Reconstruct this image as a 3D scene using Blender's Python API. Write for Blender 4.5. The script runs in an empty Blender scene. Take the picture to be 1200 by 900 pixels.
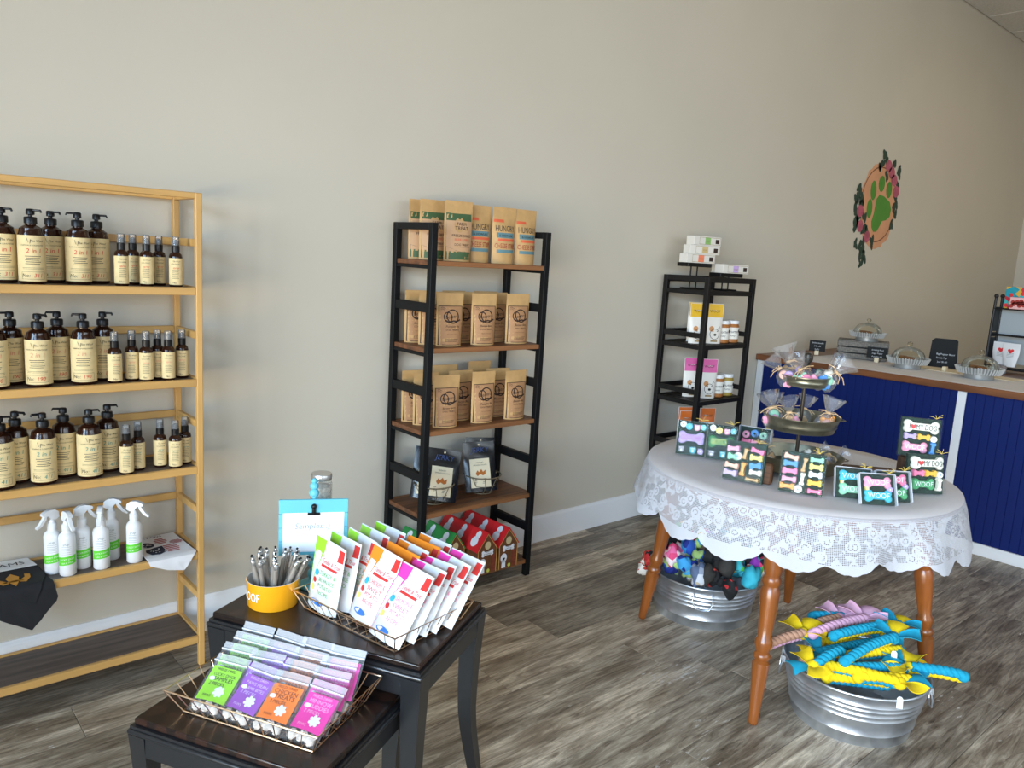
import bpy, math, random
from math import sin, cos, pi, radians as R, sqrt, atan2, hypot
from mathutils import Vector, Matrix, noise

sc = bpy.context.scene
col = sc.collection
rnd = random.Random(11)

# ---------------------------------------------------------------- camera
YAW, PITCH, ROLL, FPX = 0.72375191, 0.1630401, 0.05883344, 912.0
EYE = Vector((0, 0, 1.5))
fw = Vector((sin(YAW)*cos(PITCH), cos(YAW)*cos(PITCH), -sin(PITCH)))
r0 = Vector((cos(YAW), -sin(YAW), 0)); u0 = r0.cross(fw)
rt = cos(ROLL)*r0 + sin(ROLL)*u0; up = -sin(ROLL)*r0 + cos(ROLL)*u0
cd = bpy.data.cameras.new('camera'); cam = bpy.data.objects.new('camera', cd); col.objects.link(cam)
cam.matrix_world = Matrix(((rt.x, up.x, -fw.x, EYE.x), (rt.y, up.y, -fw.y, EYE.y), (rt.z, up.z, -fw.z, EYE.z), (0, 0, 0, 1)))
cd.sensor_fit = 'HORIZONTAL'; cd.sensor_width = 36; cd.lens = FPX/1200*36
cd.clip_start = .02; cd.clip_end = 100
sc.camera = cam
# ---------------------------------------------------------------- light
sc.view_settings.view_transform = 'Standard'; sc.view_settings.look = 'None'
sc.view_settings.gamma = 1; sc.view_settings.use_curve_mapping = False
sc.view_settings.exposure = 0.0
wd = bpy.data.worlds.new('sky'); sc.world = wd; wd.use_nodes = True
bg = wd.node_tree.nodes['Background']; bg.inputs[0].default_value = (.75, .86, 1, 1); bg.inputs[1].default_value = 1.0

def area(name, loc, target, sx, sy, power, color):
    l = bpy.data.lights.new(name, 'AREA'); l.shape = 'RECTANGLE'; l.size = sx; l.size_y = sy
    l.energy = power; l.color = color
    o = bpy.data.objects.new(name, l); col.objects.link(o); o.location = loc
    d = Vector(target) - Vector(loc)
    o.rotation_euler = d.to_track_quat('-Z', 'Y').to_euler()
    return o
# daylight through the storefront glass of the left wall: cool sky from above, warm sunlit pavement from below
def spread(o, deg): o.data.spread = R(deg); return o
spread(area('daylight_sky', (-2.95, -.9, 2.1), (0.6, .1, .2), 4.4, 2.0, 275, (.50, .72, 1)), 118)
spread(area('daylight_pavement', (-3.0, -.9, .9), (.4, 0, 3.0), 4.4, 1.2, 215, (1, .80, .56)), 130)
# added fill outside the shop front, brightening upward faces and the back wall
spread(area('front_fill_cool', (2.6, -3.8, 2.35), (3.0, 1.6, .2), 5.6, 1.0, 42, (.78, .88, 1)), 110)
spread(area('front_fill_warm', (2.6, -3.8, 1.6), (3.6, 2.6, 2.2), 5.6, 2.2, 14, (1, .90, .76)), 150)

# ---------------------------------------------------------------- materials
MATS = {}
def hx(s):
    s = s.lstrip('#'); c = [int(s[i:i+2], 16)/255 for i in (0, 2, 4)]
    return tuple(x/12.92 if x <= .04045 else ((x+.055)/1.055)**2.4 for x in c)
def M(name, color, rough=.5, metal=0, spec=.5, noise_=None, bump=0, stretch=None, trans=0, alpha=None, coat=0, color2=None):
    if name in MATS: return MATS[name]
    if isinstance(color, str): color = hx(color)
    if isinstance(color2, str): color2 = hx(color2)
    m = bpy.data.materials.new(name); m.use_nodes = True; MATS[name] = m
    nt = m.node_tree; b = nt.nodes['Principled BSDF']
    b.inputs['Base Color'].default_value = (*color, 1); b.inputs['Roughness'].default_value = rough
    b.inputs['Metallic'].default_value = metal; b.inputs['Specular IOR Level'].default_value = spec
    if coat: b.inputs['Coat Weight'].default_value = coat; b.inputs['Coat Roughness'].default_value = .12
    if trans: b.inputs['Transmission Weight'].default_value = trans
    if alpha is not None: b.inputs['Alpha'].default_value = alpha
    if noise_ or color2:
        scale, amt = noise_ or (20, .3)
        tc = nt.nodes.new('ShaderNodeTexCoord'); mp = nt.nodes.new('ShaderNodeMapping')
        nt.links.new(tc.outputs['Object'], mp.inputs[0])
        if stretch: mp.inputs['Scale'].default_value = stretch
        n = nt.nodes.new('ShaderNodeTexNoise'); n.inputs['Scale'].default_value = scale; n.inputs['Detail'].default_value = 5
        nt.links.new(mp.outputs[0], n.inputs['Vector'])
        cr = nt.nodes.new('ShaderNodeValToRGB')
        c2 = color2 or tuple(x*(1-amt) for x in color); c1 = color if color2 else tuple(min(1, x*(1+amt*.5)) for x in color)
        cr.color_ramp.elements[0].color = (*c2, 1); cr.color_ramp.elements[1].color = (*c1, 1)
        cr.color_ramp.elements[0].position = .33; cr.color_ramp.elements[1].position = .67
        nt.links.new(n.outputs['Fac'], cr.inputs[0]); nt.links.new(cr.outputs[0], b.inputs['Base Color'])
        if bump:
            bp = nt.nodes.new('ShaderNodeBump'); bp.inputs['Strength'].default_value = bump; bp.inputs['Distance'].default_value = .002
            nt.links.new(n.outputs['Fac'], bp.inputs['Height']); nt.links.new(bp.outputs[0], b.inputs['Normal'])
    return m
def film(name, color=(1, 1, 1), opacity=.12, rough=.15, gloss=1.0):
    """thin clear plastic or glass: mostly see-through, with a gloss"""
    if name in MATS: return MATS[name]
    m = bpy.data.materials.new(name); m.use_nodes = True; MATS[name] = m
    nt = m.node_tree; nt.nodes.remove(nt.nodes['Principled BSDF']); out = nt.nodes['Material Output']
    t = nt.nodes.new('ShaderNodeBsdfTransparent'); t.inputs[0].default_value = (*color, 1)
    g = nt.nodes.new('ShaderNodeBsdfGlossy'); g.inputs['Roughness'].default_value = rough
    d = nt.nodes.new('ShaderNodeBsdfDiffuse'); d.inputs[0].default_value = (.9, .92, .95, 1)
    fr = nt.nodes.new('ShaderNodeFresnel'); fr.inputs[0].default_value = 1.45
    m1 = nt.nodes.new('ShaderNodeMixShader'); m2 = nt.nodes.new('ShaderNodeMixShader')
    m1.inputs[0].default_value = opacity
    nt.links.new(t.outputs[0], m1.inputs[1]); nt.links.new(d.outputs[0], m1.inputs[2])
    gm = nt.nodes.new('ShaderNodeMath'); gm.operation = 'MULTIPLY'; gm.inputs[1].default_value = gloss
    nt.links.new(fr.outputs[0], gm.inputs[0]); nt.links.new(gm.outputs[0], m2.inputs[0]); nt.links.new(m1.outputs[0], m2.inputs[1]); nt.links.new(g.outputs[0], m2.inputs[2])
    nt.links.new(m2.outputs[0], out.inputs[0])
    return m
def patt(name, cols, scale=60, rough=.85, kind='VORONOI'):
    """printed cloth: random patches of several colours"""
    if name in MATS: return MATS[name]
    m = M(name, cols[0], rough); nt = m.node_tree; b = nt.nodes['Principled BSDF']
    tc = nt.nodes.new('ShaderNodeTexCoord')
    v = nt.nodes.new('ShaderNodeTexVoronoi'); v.inputs['Scale'].default_value = scale
    nt.links.new(tc.outputs['Object'], v.inputs['Vector'])
    sp = nt.nodes.new('ShaderNodeSeparateColor'); nt.links.new(v.outputs['Color'], sp.inputs[0])
    cr = nt.nodes.new('ShaderNodeValToRGB'); cr.color_ramp.interpolation = 'CONSTANT'
    e = cr.color_ramp.elements
    for i, c in enumerate(cols):
        c = hx(c) if isinstance(c, str) else c
        if i < 2: e[i].position = i/len(cols); e[i].color = (*c, 1)
        else: q = e.new(i/len(cols)); q.color = (*c, 1)
    nt.links.new(sp.outputs[0], cr.inputs[0]); nt.links.new(cr.outputs[0], b.inputs['Base Color'])
    return m

# ---------------------------------------------------------------- mesh helpers
class MB:
    def __init__(s): s.v = []; s.f = []; s.uv = None; s.fm = []
    def add(s, vs, fs):
        k = len(s.v); s.v += [tuple(v) for v in vs]; s.f += [tuple(i+k for i in f) for f in fs]; return s
    def cbox(s, x0, x1, y0, y1, z0, z1, c=.002, mat=None):
        c = min(c, (x1-x0)*.45, (y1-y0)*.45, (z1-z0)*.45)
        if c <= 0:
            vs = [(x, y, z) for z in (z0, z1) for y in (y0, y1) for x in (x0, x1)]
            fs = [(0, 2, 3, 1), (4, 5, 7, 6), (0, 1, 5, 4), (2, 6, 7, 3), (0, 4, 6, 2), (1, 3, 7, 5)]
        else:
            vs = []; X = (x0, x1); Y = (y0, y1); Z = (z0, z1)
            for i in (0, 1):
                for j in (0, 1):
                    for k in (0, 1):
                        a = (c, -c)[i]; b = (c, -c)[j]; d = (c, -c)[k]
                        vs += [(X[i], Y[j]+b, Z[k]+d), (X[i]+a, Y[j], Z[k]+d), (X[i]+a, Y[j]+b, Z[k])]
            I = lambda i, j, k, w: (i*4+j*2+k)*3+w
            fs = []
            for i in (0, 1): q = (I(i,0,0,0), I(i,1,0,0), I(i,1,1,0), I(i,0,1,0)); fs.append(q if i else q[::-1])
            for j in (0, 1): q = (I(0,j,0,1), I(1,j,0,1), I(1,j,1,1), I(0,j,1,1)); fs.append(q[::-1] if j else q)
            for k in (0, 1): q = (I(0,0,k,2), I(1,0,k,2), I(1,1,k,2), I(0,1,k,2)); fs.append(q if k else q[::-1])
            for j in (0, 1):
                for k in (0, 1): q = (I(0,j,k,1), I(1,j,k,1), I(1,j,k,2), I(0,j,k,2)); fs.append(q if j == k else q[::-1])
            for i in (0, 1):
                for k in (0, 1): q = (I(i,0,k,0), I(i,1,k,0), I(i,1,k,2), I(i,0,k,2)); fs.append(q[::-1] if i == k else q)
            for i in (0, 1):
                for j in (0, 1): q = (I(i,j,0,0), I(i,j,1,0), I(i,j,1,1), I(i,j,0,1)); fs.append(q if i == j else q[::-1])
            for i in (0, 1):
                for j in (0, 1):
                    for k in (0, 1):
                        q = (I(i,j,k,0), I(i,j,k,1), I(i,j,k,2)); fs.append(q if (i+j+k) % 2 else q[::-1])
        if mat is not None: vs = [mat @ Vector(v) for v in vs]
        return s.add(vs, fs)
    def bar(s, p, q, w, h, c=.0015, side=None):
        p = Vector(p); q = Vector(q); d = (q-p); L = d.length; d.normalize()
        ref = Vector((0, 0, 1)) if abs(d.z) < .95 else Vector((0, 1, 0))
        a = Vector(side) if side else d.cross(ref)
        a = (a - a.dot(d)*d).normalized(); b = a.cross(d)
        m = Matrix(((d.x, a.x, b.x, p.x), (d.y, a.y, b.y, p.y), (d.z, a.z, b.z, p.z), (0, 0, 0, 1)))
        return s.cbox(0, L, -w/2, w/2, -h/2, h/2, c, m)
    def tube(s, pts, r, n=6, closed=False):
        pts = [Vector(p) for p in pts]; N = len(pts)
        rr = r if isinstance(r, (list, tuple)) else [r]*N
        vs = []; pa = None
        for i, p in enumerate(pts):
            a = pts[(i-1) % N] if (closed or i) else p; b = pts[(i+1) % N] if (closed or i < N-1) else p
            d = (b-a).normalized()
            if pa is None:
                ref = Vector((0, 0, 1)) if abs(d.z) < .9 else Vector((1, 0, 0)); x = d.cross(ref).normalized()
            else: x = (pa - pa.dot(d)*d).normalized()
            pa = x; y = d.cross(x)
            vs += [p + rr[i]*(cos(2*pi*k/n)*x + sin(2*pi*k/n)*y) for k in range(n)]
        fs = []
        for i in range(N if closed else N-1):
            j = (i+1) % N
            fs += [(i*n+k, i*n+(k+1) % n, j*n+(k+1) % n, j*n+k) for k in range(n)]
        if not closed: fs += [tuple(range(n))[::-1], tuple(range((N-1)*n, N*n))]
        return s.add(vs, fs)
    def lathe(s, prof, n=20, mat=None, sx=1, sy=1, caps=True):
        vs = []; fs = []
        for r, z in prof: vs += [(r*cos(2*pi*k/n)*sx, r*sin(2*pi*k/n)*sy, z) for k in range(n)]
        for i in range(len(prof)-1):
            fs += [(i*n+k, i*n+(k+1) % n, (i+1)*n+(k+1) % n, (i+1)*n+k) for k in range(n)]
        if caps and prof[0][0] > 1e-5: fs.append(tuple(range(n))[::-1])
        if caps and prof[-1][0] > 1e-5: fs.append(tuple(range((len(prof)-1)*n, len(prof)*n)))
        if mat is not None: vs = [mat @ Vector(v) for v in vs]
        return s.add(vs, fs)
    def grid(s, fn, nu, nv, flip=False):
        vs = [fn(i/nu, j/nv) for j in range(nv+1) for i in range(nu+1)]
        fs = [(j*(nu+1)+i, j*(nu+1)+i+1, (j+1)*(nu+1)+i+1, (j+1)*(nu+1)+i) for j in range(nv) for i in range(nu)]
        if flip: fs = [f[::-1] for f in fs]
        return s.add(vs, fs)
    def ball(s, c, r, n=10, m=6, sq=(1, 1, 1)):
        c = Vector(c)
        return s.add([c + Vector((r*sq[0]*sin(pi*j/m)*cos(2*pi*i/n), r*sq[1]*sin(pi*j/m)*sin(2*pi*i/n), -r*sq[2]*cos(pi*j/m))) for j in range(m+1) for i in range(n)],
                     [(j*n+i, j*n+(i+1) % n, (j+1)*n+(i+1) % n, (j+1)*n+i) for j in range(m) for i in range(n)])
    def prism(s, poly, f0, f1):
        """poly: 2D points; f0 / f1 map them to the two caps"""
        n = len(poly); vs = [f0(*p) for p in poly] + [f1(*p) for p in poly]
        return s.add(vs, [tuple(range(n))[::-1], tuple(range(n, 2*n))] + [(i, (i+1) % n, n+(i+1) % n, n+i) for i in range(n)])
    def build(s, name, mat, parent=None, ang=40, loc=None):
        me = bpy.data.meshes.new(name); me.from_pydata(s.v, [], s.f); me.validate()
        me.polygons.foreach_set('use_smooth', [True]*len(me.polygons))
        me.set_sharp_from_angle(angle=R(ang)); me.materials.append(mat)
        o = bpy.data.objects.new(name, me); col.objects.link(o)
        if parent: o.parent = parent
        if loc: o.location = loc
        return o

_tc = {}
def glyphs(t):
    """outline letters of a line of text as flat triangles, cap height about 1, centred on x"""
    if t in _tc: return _tc[t]
    cu = bpy.data.curves.new('t', 'FONT'); cu.body = t; cu.size = 1.4; cu.resolution_u = 2; cu.fill_mode = 'FRONT'
    o = bpy.data.objects.new('t', cu); me = bpy.data.meshes.new_from_object(o)
    vs = [(v.co.x, v.co.y) for v in me.vertices]; fs = [tuple(p.vertices) for p in me.polygons]
    bpy.data.objects.remove(o); bpy.data.curves.remove(cu); bpy.data.meshes.remove(me)
    if vs:
        x0 = min(v[0] for v in vs); x1 = max(v[0] for v in vs)
        vs = [(x-(x0+x1)/2, y) for x, y in vs]; w = x1-x0
    else: w = 1
    _tc[t] = (vs, fs, w); return _tc[t]
class D2:
    """flat print in (u, v), later laid on a surface"""
    def __init__(s): s.v = []; s.f = []
    def add(s, vs, fs): k = len(s.v); s.v += vs; s.f += [tuple(i+k for i in f) for f in fs]; return s
    def text(s, t, cx, cy, h=None, w=None, left=False, slant=0, rot=0):
        vs, fs, W = glyphs(t)
        k = h if h else w/W
        sxk = w/W if w else k
        q = []
        for x, y in vs:
            X = (x + (W/2 if left else 0))*sxk + y*k*slant; Y = y*k
            q.append((cx + X*cos(rot)-Y*sin(rot), cy + X*sin(rot)+Y*cos(rot)))
        return s.add(q, fs)
    def rect(s, x0, x1, y0, y1, nu=1, nv=1):
        return s.add([(x0+(x1-x0)*i/nu, y0+(y1-y0)*j/nv) for j in range(nv+1) for i in range(nu+1)],
                     [(j*(nu+1)+i, j*(nu+1)+i+1, (j+1)*(nu+1)+i+1, (j+1)*(nu+1)+i) for j in range(nv) for i in range(nu)])
    def poly(s, p): return s.add(list(p), [tuple(range(len(p)))])
    def ell(s, cx, cy, a, b=None, n=14, rot=0, a0=0):
        b = b or a; q = []
        for i in range(n):
            x = a*cos(a0+2*pi*i/n); y = b*sin(a0+2*pi*i/n); q.append((cx+x*cos(rot)-y*sin(rot), cy+x*sin(rot)+y*cos(rot)))
        return s.poly(q)
    def line(s, pts, w, closed=False):
        n = len(pts); vs = []
        for i, p in enumerate(pts):
            a = pts[(i-1) % n] if closed or i else p; b = pts[(i+1) % n] if closed or i < n-1 else p
            dx, dy = b[0]-a[0], b[1]-a[1]; L = hypot(dx, dy) or 1
            vs += [(p[0]-dy/L*w/2, p[1]+dx/L*w/2), (p[0]+dy/L*w/2, p[1]-dx/L*w/2)]
        return s.add(vs, [(2*i, 2*i+1, 2*((i+1) % n)+1, 2*((i+1) % n)) for i in range(n if closed else n-1)])
    def frame(s, x0, x1, y0, y1, w): 
        for a in ((x0, x1, y0, y0+w), (x0, x1, y1-w, y1)): s.rect(*a, 6, 1)
        for a in ((x0, x0+w, y0, y1), (x1-w, x1, y0, y1)): s.rect(*a, 1, 6)
        return s
    def build(s, name, mat, parent, fn):
        m = MB(); m.v = [tuple(fn(*p)) for p in s.v]; m.f = s.f
        return m.build(name, mat, parent)
def bone(w, h, n=7):
    """outline of a dog bone: two lobes at each end, a narrower shaft"""
    r = h*.285; p = []
    for cx, cy, a0, a1 in ((w/2-r, h/2-r, -40, 165), (-w/2+r, h/2-r, 15, 220), (-w/2+r, -h/2+r, 140, 345), (w/2-r, -h/2+r, 195, 400)):
        for i in range(n+1): a = R(a0+(a1-a0)*i/n); p.append((cx+r*cos(a), cy+r*sin(a)))
    return p
def thing(name, label, cat, loc=(0, 0, 0), rz=0, group=None):
    o = bpy.data.objects.new(name, None); col.objects.link(o); o.empty_display_size = .05
    o.location = loc; o.rotation_euler = (0, 0, rz); tag(o, label, cat, group); return o
def tag(o, label=None, cat=None, group=None, kind=None):
    if label: o['label'] = label
    if cat: o['category'] = cat
    if group: o['group'] = group
    if kind: o['kind'] = kind
    return o
def dup(o, loc=None, rz=None, label=None, parent=None):
    c = o.copy(); col.objects.link(c)
    if parent: c.parent = parent
    if loc is not None: c.location = loc
    if rz is not None: c.rotation_euler = (o.rotation_euler[0], o.rotation_euler[1], rz)
    if label: c['label'] = label
    for ch in [x for x in o.children]: dup(ch, parent=c)
    return c
ORD = ['first', 'second', 'third', 'fourth', 'fifth', 'sixth', 'seventh', 'eighth', 'ninth', 'tenth']

# ---------------------------------------------------------------- room
WY = 2.866; CZ = 3.83; X0 = -2.7; X1 = 9.7; Y0 = -3.6
m_wall = M('greige wall paint', (.595, .545, .452), .48, spec=.35, noise_=(1.2, .03))
m_white = M('white trim paint', (.80, .81, .82), .35)
def struct(name, mb, mat, parent=None):
    o = mb.build(name, mat, parent)
    if not parent: o['kind'] = 'structure'
    return o
struct('wall_back', MB().cbox(X0-.2, X1+.2, WY, WY+.15, -.1, CZ+.2, 0), m_wall)
struct('wall_right', MB().cbox(X1, X1+.15, Y0, WY, -.1, CZ+.2, 0), m_wall)
# left wall with a wide storefront opening, front wall with a glass door opening
b = MB(); b.cbox(X0-.15, X0, 1.5, WY, -.1, CZ+.2, 0); b.cbox(X0-.15, X0, Y0, -3.2, -.1, CZ+.2, 0)
b.cbox(X0-.15, X0, -3.2, 1.5, -.1, .35, 0); b.cbox(X0-.15, X0, -3.2, 1.5, 3.15, CZ+.2, 0)
struct('wall_left', b, m_wall)
b = MB(); b.cbox(X0-.15, -.4, Y0-.15, Y0, -.1, CZ+.2, 0); b.cbox(6.0, X1+.15, Y0-.15, Y0, -.1, CZ+.2, 0); b.cbox(-.4, 6.0, Y0-.15, Y0, 2.85, CZ+.2, 0)
struct('wall_front', b, m_wall)
m_alu = M('dark window frame', (.08, .08, .085), .4, metal=.6); m_glass = film('window glass', (.97, .99, .98), .02, .02)
for i in range(3):
    y0 = -3.2+4.7/3*i; y1 = y0+4.7/3
    b = MB()
    for a in ((y0, y0+.05, .35, 3.15), (y1-.05, y1, .35, 3.15), (y0+.05, y1-.05, .35, .41), (y0+.05, y1-.05, 3.09, 3.15)):
        b.cbox(X0-.1, X0-.03, a[0], a[1], a[2], a[3], .003)
    w = struct('window_%d' % (i+1), b, m_alu)
    struct('pane', MB().cbox(X0-.07, X0-.062, y0+.05, y1-.05, .41, 3.09, 0), m_glass, w)
for i in range(4):
    x0 = -.4+1.6*i; x1 = x0+1.6
    b = MB()
    for a in ((x0, x0+.06, 0, 2.85), (x1-.06, x1, 0, 2.85), (x0+.06, x1-.06, 0, .1), (x0+.06, x1-.06, 2.75, 2.85)):
        b.cbox(a[0], a[1], Y0-.1, Y0-.03, a[2], a[3], .003)
    w = struct('door_%d' % (i+1), b, m_alu)
    struct('pane', MB().cbox(x0+.06, x1-.06, Y0-.07, Y0-.062, .1, 2.75, 0), m_glass, w)
    struct('handle', MB().tube([(x0+(.2 if i % 2 else 1.4), Y0-.03, .9), (x0+(.2 if i % 2 else 1.4), Y0+.03, .95), (x0+(.2 if i % 2 else 1.4), Y0+.03, 1.3), (x0+(.2 if i % 2 else 1.4), Y0-.03, 1.35)], .012), m_alu, w)
# baseboard
b = MB()
prof = [(0, 0), (-.015, 0), (-.015, .128), (-.012, .136), (-.008, .139), (-.006, .145), (0, .145)]
b.prism(prof, lambda y, z: (X0, WY+y, z), lambda y, z: (4.79, WY+y, z))
struct('baseboard_back', b, m_white)
# ceiling: grid of lay-in tiles
m_tile = M('ceiling tile', (.62, .60, .55), .9, noise_=(60, .12)); m_grid = M('ceiling grid', (.30, .28, .24), .6)
ceil = struct('ceiling', MB().cbox(X0-.15, X1+.15, Y0-.15, WY+.15, CZ+.012, CZ+.1, 0), m_grid)
TS = .61
proto = MB().cbox(-TS/2+.008, TS/2-.008, -TS/2+.008, TS/2-.008, -.004, .012, .003).build('ceiling_tile', m_tile, ceil)
first = True
for i in range(5, 16):
    for j in range(9):
        if j > 6 and i < 8: continue
        o = proto if first else proto.copy()
        if not first: col.objects.link(o)
        first = False; o.location = (X1-(15-i)*TS-TS/2, WY-j*TS-TS/2, CZ)
# floor: vinyl planks running along the back wall
m_plank = bpy.data.materials.new('grey weathered wood plank'); m_plank.use_nodes = True
nt = m_plank.node_tree; bs = nt.nodes['Principled BSDF']; N_ = nt.nodes.new; L_ = nt.links.new
tc = N_('ShaderNodeTexCoord'); oi = N_('ShaderNodeObjectInfo')
off = N_('ShaderNodeVectorMath'); off.operation = 'MULTIPLY_ADD'
cmb = N_('ShaderNodeCombineXYZ'); 
mu = N_('ShaderNodeMath'); mu.operation = 'MULTIPLY'; mu.inputs[1].default_value = 37
L_(oi.outputs['Random'], mu.inputs[0]); L_(mu.outputs[0], cmb.inputs[0]); L_(mu.outputs[0], cmb.inputs[1])
off.inputs[1].default_value = (1, 1, 1); L_(tc.outputs['Object'], off.inputs[0]); L_(cmb.outputs[0], off.inputs[2])
mp = N_('ShaderNodeMapping'); mp.inputs['Scale'].default_value = (2.0, 20, 1); L_(off.outputs[0], mp.inputs[0])
n1 = N_('ShaderNodeTexNoise'); n1.inputs['Scale'].default_value = 2.2; n1.inputs['Detail'].default_value = 12; n1.inputs['Roughness'].default_value = .74; n1.inputs['Distortion'].default_value = 1.2
L_(mp.outputs[0], n1.inputs['Vector'])
cr = N_('ShaderNodeValToRGB'); e = cr.color_ramp.elements
e[0].position = .30; e[0].color = (.055, .040, .028, 1); e[1].position = .70; e[1].color = (.66, .58, .47, 1)
q = e.new(.44); q.color = (.23, .188, .145, 1); q = e.new(.56); q.color = (.40, .345, .275, 1)
L_(n1.outputs['Fac'], cr.inputs[0])
mpb = N_('ShaderNodeMapping'); mpb.inputs['Scale'].default_value = (1.6, 6, 1); L_(off.outputs[0], mpb.inputs[0])
n4 = N_('ShaderNodeTexNoise'); n4.inputs['Scale'].default_value = 2.0; n4.inputs['Detail'].default_value = 4; L_(mpb.outputs[0], n4.inputs['Vector'])
c4 = N_('ShaderNodeValToRGB'); c4.color_ramp.elements[0].position = .36; c4.color_ramp.elements[0].color = (.42, .38, .34, 1); c4.color_ramp.elements[1].position = .56; c4.color_ramp.elements[1].color = (1.0, 1.0, 1.0, 1); L_(n4.outputs['Fac'], c4.inputs[0])
mm = N_('ShaderNodeMix'); mm.data_type = 'RGBA'; mm.blend_type = 'MULTIPLY'; mm.inputs[0].default_value = .75; L_(cr.outputs[0], mm.inputs[6]); L_(c4.outputs[0], mm.inputs[7])
hs = N_('ShaderNodeHueSaturation'); mr = N_('ShaderNodeMapRange'); mr.inputs[3].default_value = .78; mr.inputs[4].default_value = 1.75
L_(oi.outputs['Random'], mr.inputs[0]); hs.inputs['Saturation'].default_value = 1.2; L_(mr.outputs[0], hs.inputs['Value']); L_(mm.outputs[2], hs.inputs['Color'])
# pale worn flecks
mp2 = N_('ShaderNodeMapping'); mp2.inputs['Scale'].default_value = (2, 7, 1); L_(off.outputs[0], mp2.inputs[0])
n2 = N_('ShaderNodeTexNoise'); n2.inputs['Scale'].default_value = 9; n2.inputs['Detail'].default_value = 6; n2.inputs['Roughness'].default_value = .7; L_(mp2.outputs[0], n2.inputs['Vector'])
n3 = N_('ShaderNodeTexNoise'); n3.inputs['Scale'].default_value = 2.3; L_(off.outputs[0], n3.inputs['Vector'])
ml = N_('ShaderNodeMath'); ml.operation = 'MULTIPLY'; L_(n2.outputs['Fac'], ml.inputs[0]); L_(n3.outputs['Fac'], ml.inputs[1])
c2 = N_('ShaderNodeValToRGB'); c2.color_ramp.elements[0].position = .375; c2.color_ramp.elements[1].position = .42; L_(ml.outputs[0], c2.inputs[0])
mx = N_('ShaderNodeMix'); mx.data_type = 'RGBA'; mx.inputs[7].default_value = (.62, .58, .52, 1)
L_(c2.outputs[0], mx.inputs[0]); L_(hs.outputs[0], mx.inputs[6]); L_(mx.outputs[2], bs.inputs['Base Color'])
bs.inputs['Roughness'].default_value = .42; bs.inputs['Specular IOR Level'].default_value = .45
bp = N_('ShaderNodeBump'); bp.inputs['Strength'].default_value = .25; bp.inputs['Distance'].default_value = .002
L_(n1.outputs['Fac'], bp.inputs['Height']); L_(bp.outputs[0], bs.inputs['Normal'])
m_gap = M('plank gap', (.035, .03, .025), .8)
floor = struct('floor', MB().cbox(X0-.15, X1+.15, Y0-.15, WY+.15, -.1, -.0025, 0), m_gap)
PW, PL = .187, 1.22
proto = MB().cbox(0, PL-.0015, 0, PW-.0015, -.008, 0, .0012).build('plank', m_plank, floor)
first = True; y = 2.213 + 3*PW; row = 0
fr = random.Random(4)
while y > -1.6:
    sh = fr.random()*PL; x = X0 + .02 - sh
    while x < X1:
        if x+PL > -1.2 and x < 8.2 and not (x > 6.2 and y > 2.9):
            o = proto if first else proto.copy()
            if not first: col.objects.link(o)
            first = False; o.location = (x, y, 0)
        x += PL
    y -= PW; row += 1

# ---------------------------------------------------------------- bamboo rack on the left
m_bam = M('bamboo', '#CFA05C', .45, noise_=(14, .22), stretch=(1, 1, .12), bump=.1)
m_bamx = M('bamboo lengthwise', '#CFA05C', .45, noise_=(14, .22), stretch=(.12, 1, 1), bump=.1)
m_lam = M('dark grey wood laminate', '#5E5048', .5, noise_=(9, .45), stretch=(.35, 6, 6), bump=.15)
BX0, BX1, BYF, BYB = .10, .926, 2.612, 2.848
SH = [1.334, 1.029, .727, .421, .108]
rk = thing('bamboo_rack', 'tall open bamboo shelving rack with dark grey shelf boards against the wall', 'shelf', (.51, 2.73, 0))
def lb(b, name, mat, par): # build with world numbers under a thing
    o = b.build(name, mat, par); o.matrix_parent_inverse = Matrix.Translation(-par.location); return o
for x in (BX0, BX1-.02):
    for y in (BYF, BYB-.02): lb(MB().cbox(x, x+.02, y, y+.02, 0, 1.641, .002), 'post', m_bam, rk)
lb(MB().cbox(BX0+.02, BX1-.02, BYF+.001, BYF+.019, 1.622, 1.641, .002), 'top_rail', m_bamx, rk)
lb(MB().cbox(BX0+.02, BX1-.02, BYB-.019, BYB-.001, 1.622, 1.641, .002), 'top_rail', m_bamx, rk)
for x in (BX0+.001, BX1-.019): lb(MB().cbox(x, x+.018, BYF+.02, BYB-.02, 1.622, 1.641, .002), 'side_rail', m_bam, rk)
for i, z in enumerate(SH):
    s = lb(MB().cbox(BX0+.02, BX1-.02, BYF+.018, BYB-.018, z-.008, z, .001), 'shelf_board', m_lam, rk)
    lb(MB().cbox(BX0+.02, BX1-.02, BYF+.001, BYF+.018, z-.022, z+.003, .002), 'shelf_front_rail', m_bamx, rk)
    lb(MB().cbox(BX0+.02, BX1-.02, BYB-.018, BYB-.001, z-.022, z+.003, .002), 'shelf_back_rail', m_bamx, rk)
    for x in (BX0+.002, BX1-.017): lb(MB().cbox(x, x+.015, BYF+.02, BYB-.02, z-.022, z+.003, .002), 'shelf_end_rail', m_bam, rk)
    for x in (BX0+.002, BX1-.017): lb(MB().cbox(x, x+.015, BYF+.02, BYB-.02, z+.135, z+.16, .002), 'side_rail', m_bam, rk)
    if i < 4: lb(MB().cbox(BX0+.02, BX1-.02, BYB-.016, BYB-.002, z+.135, z+.16, .002), 'back_rail', m_bamx, rk)

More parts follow.
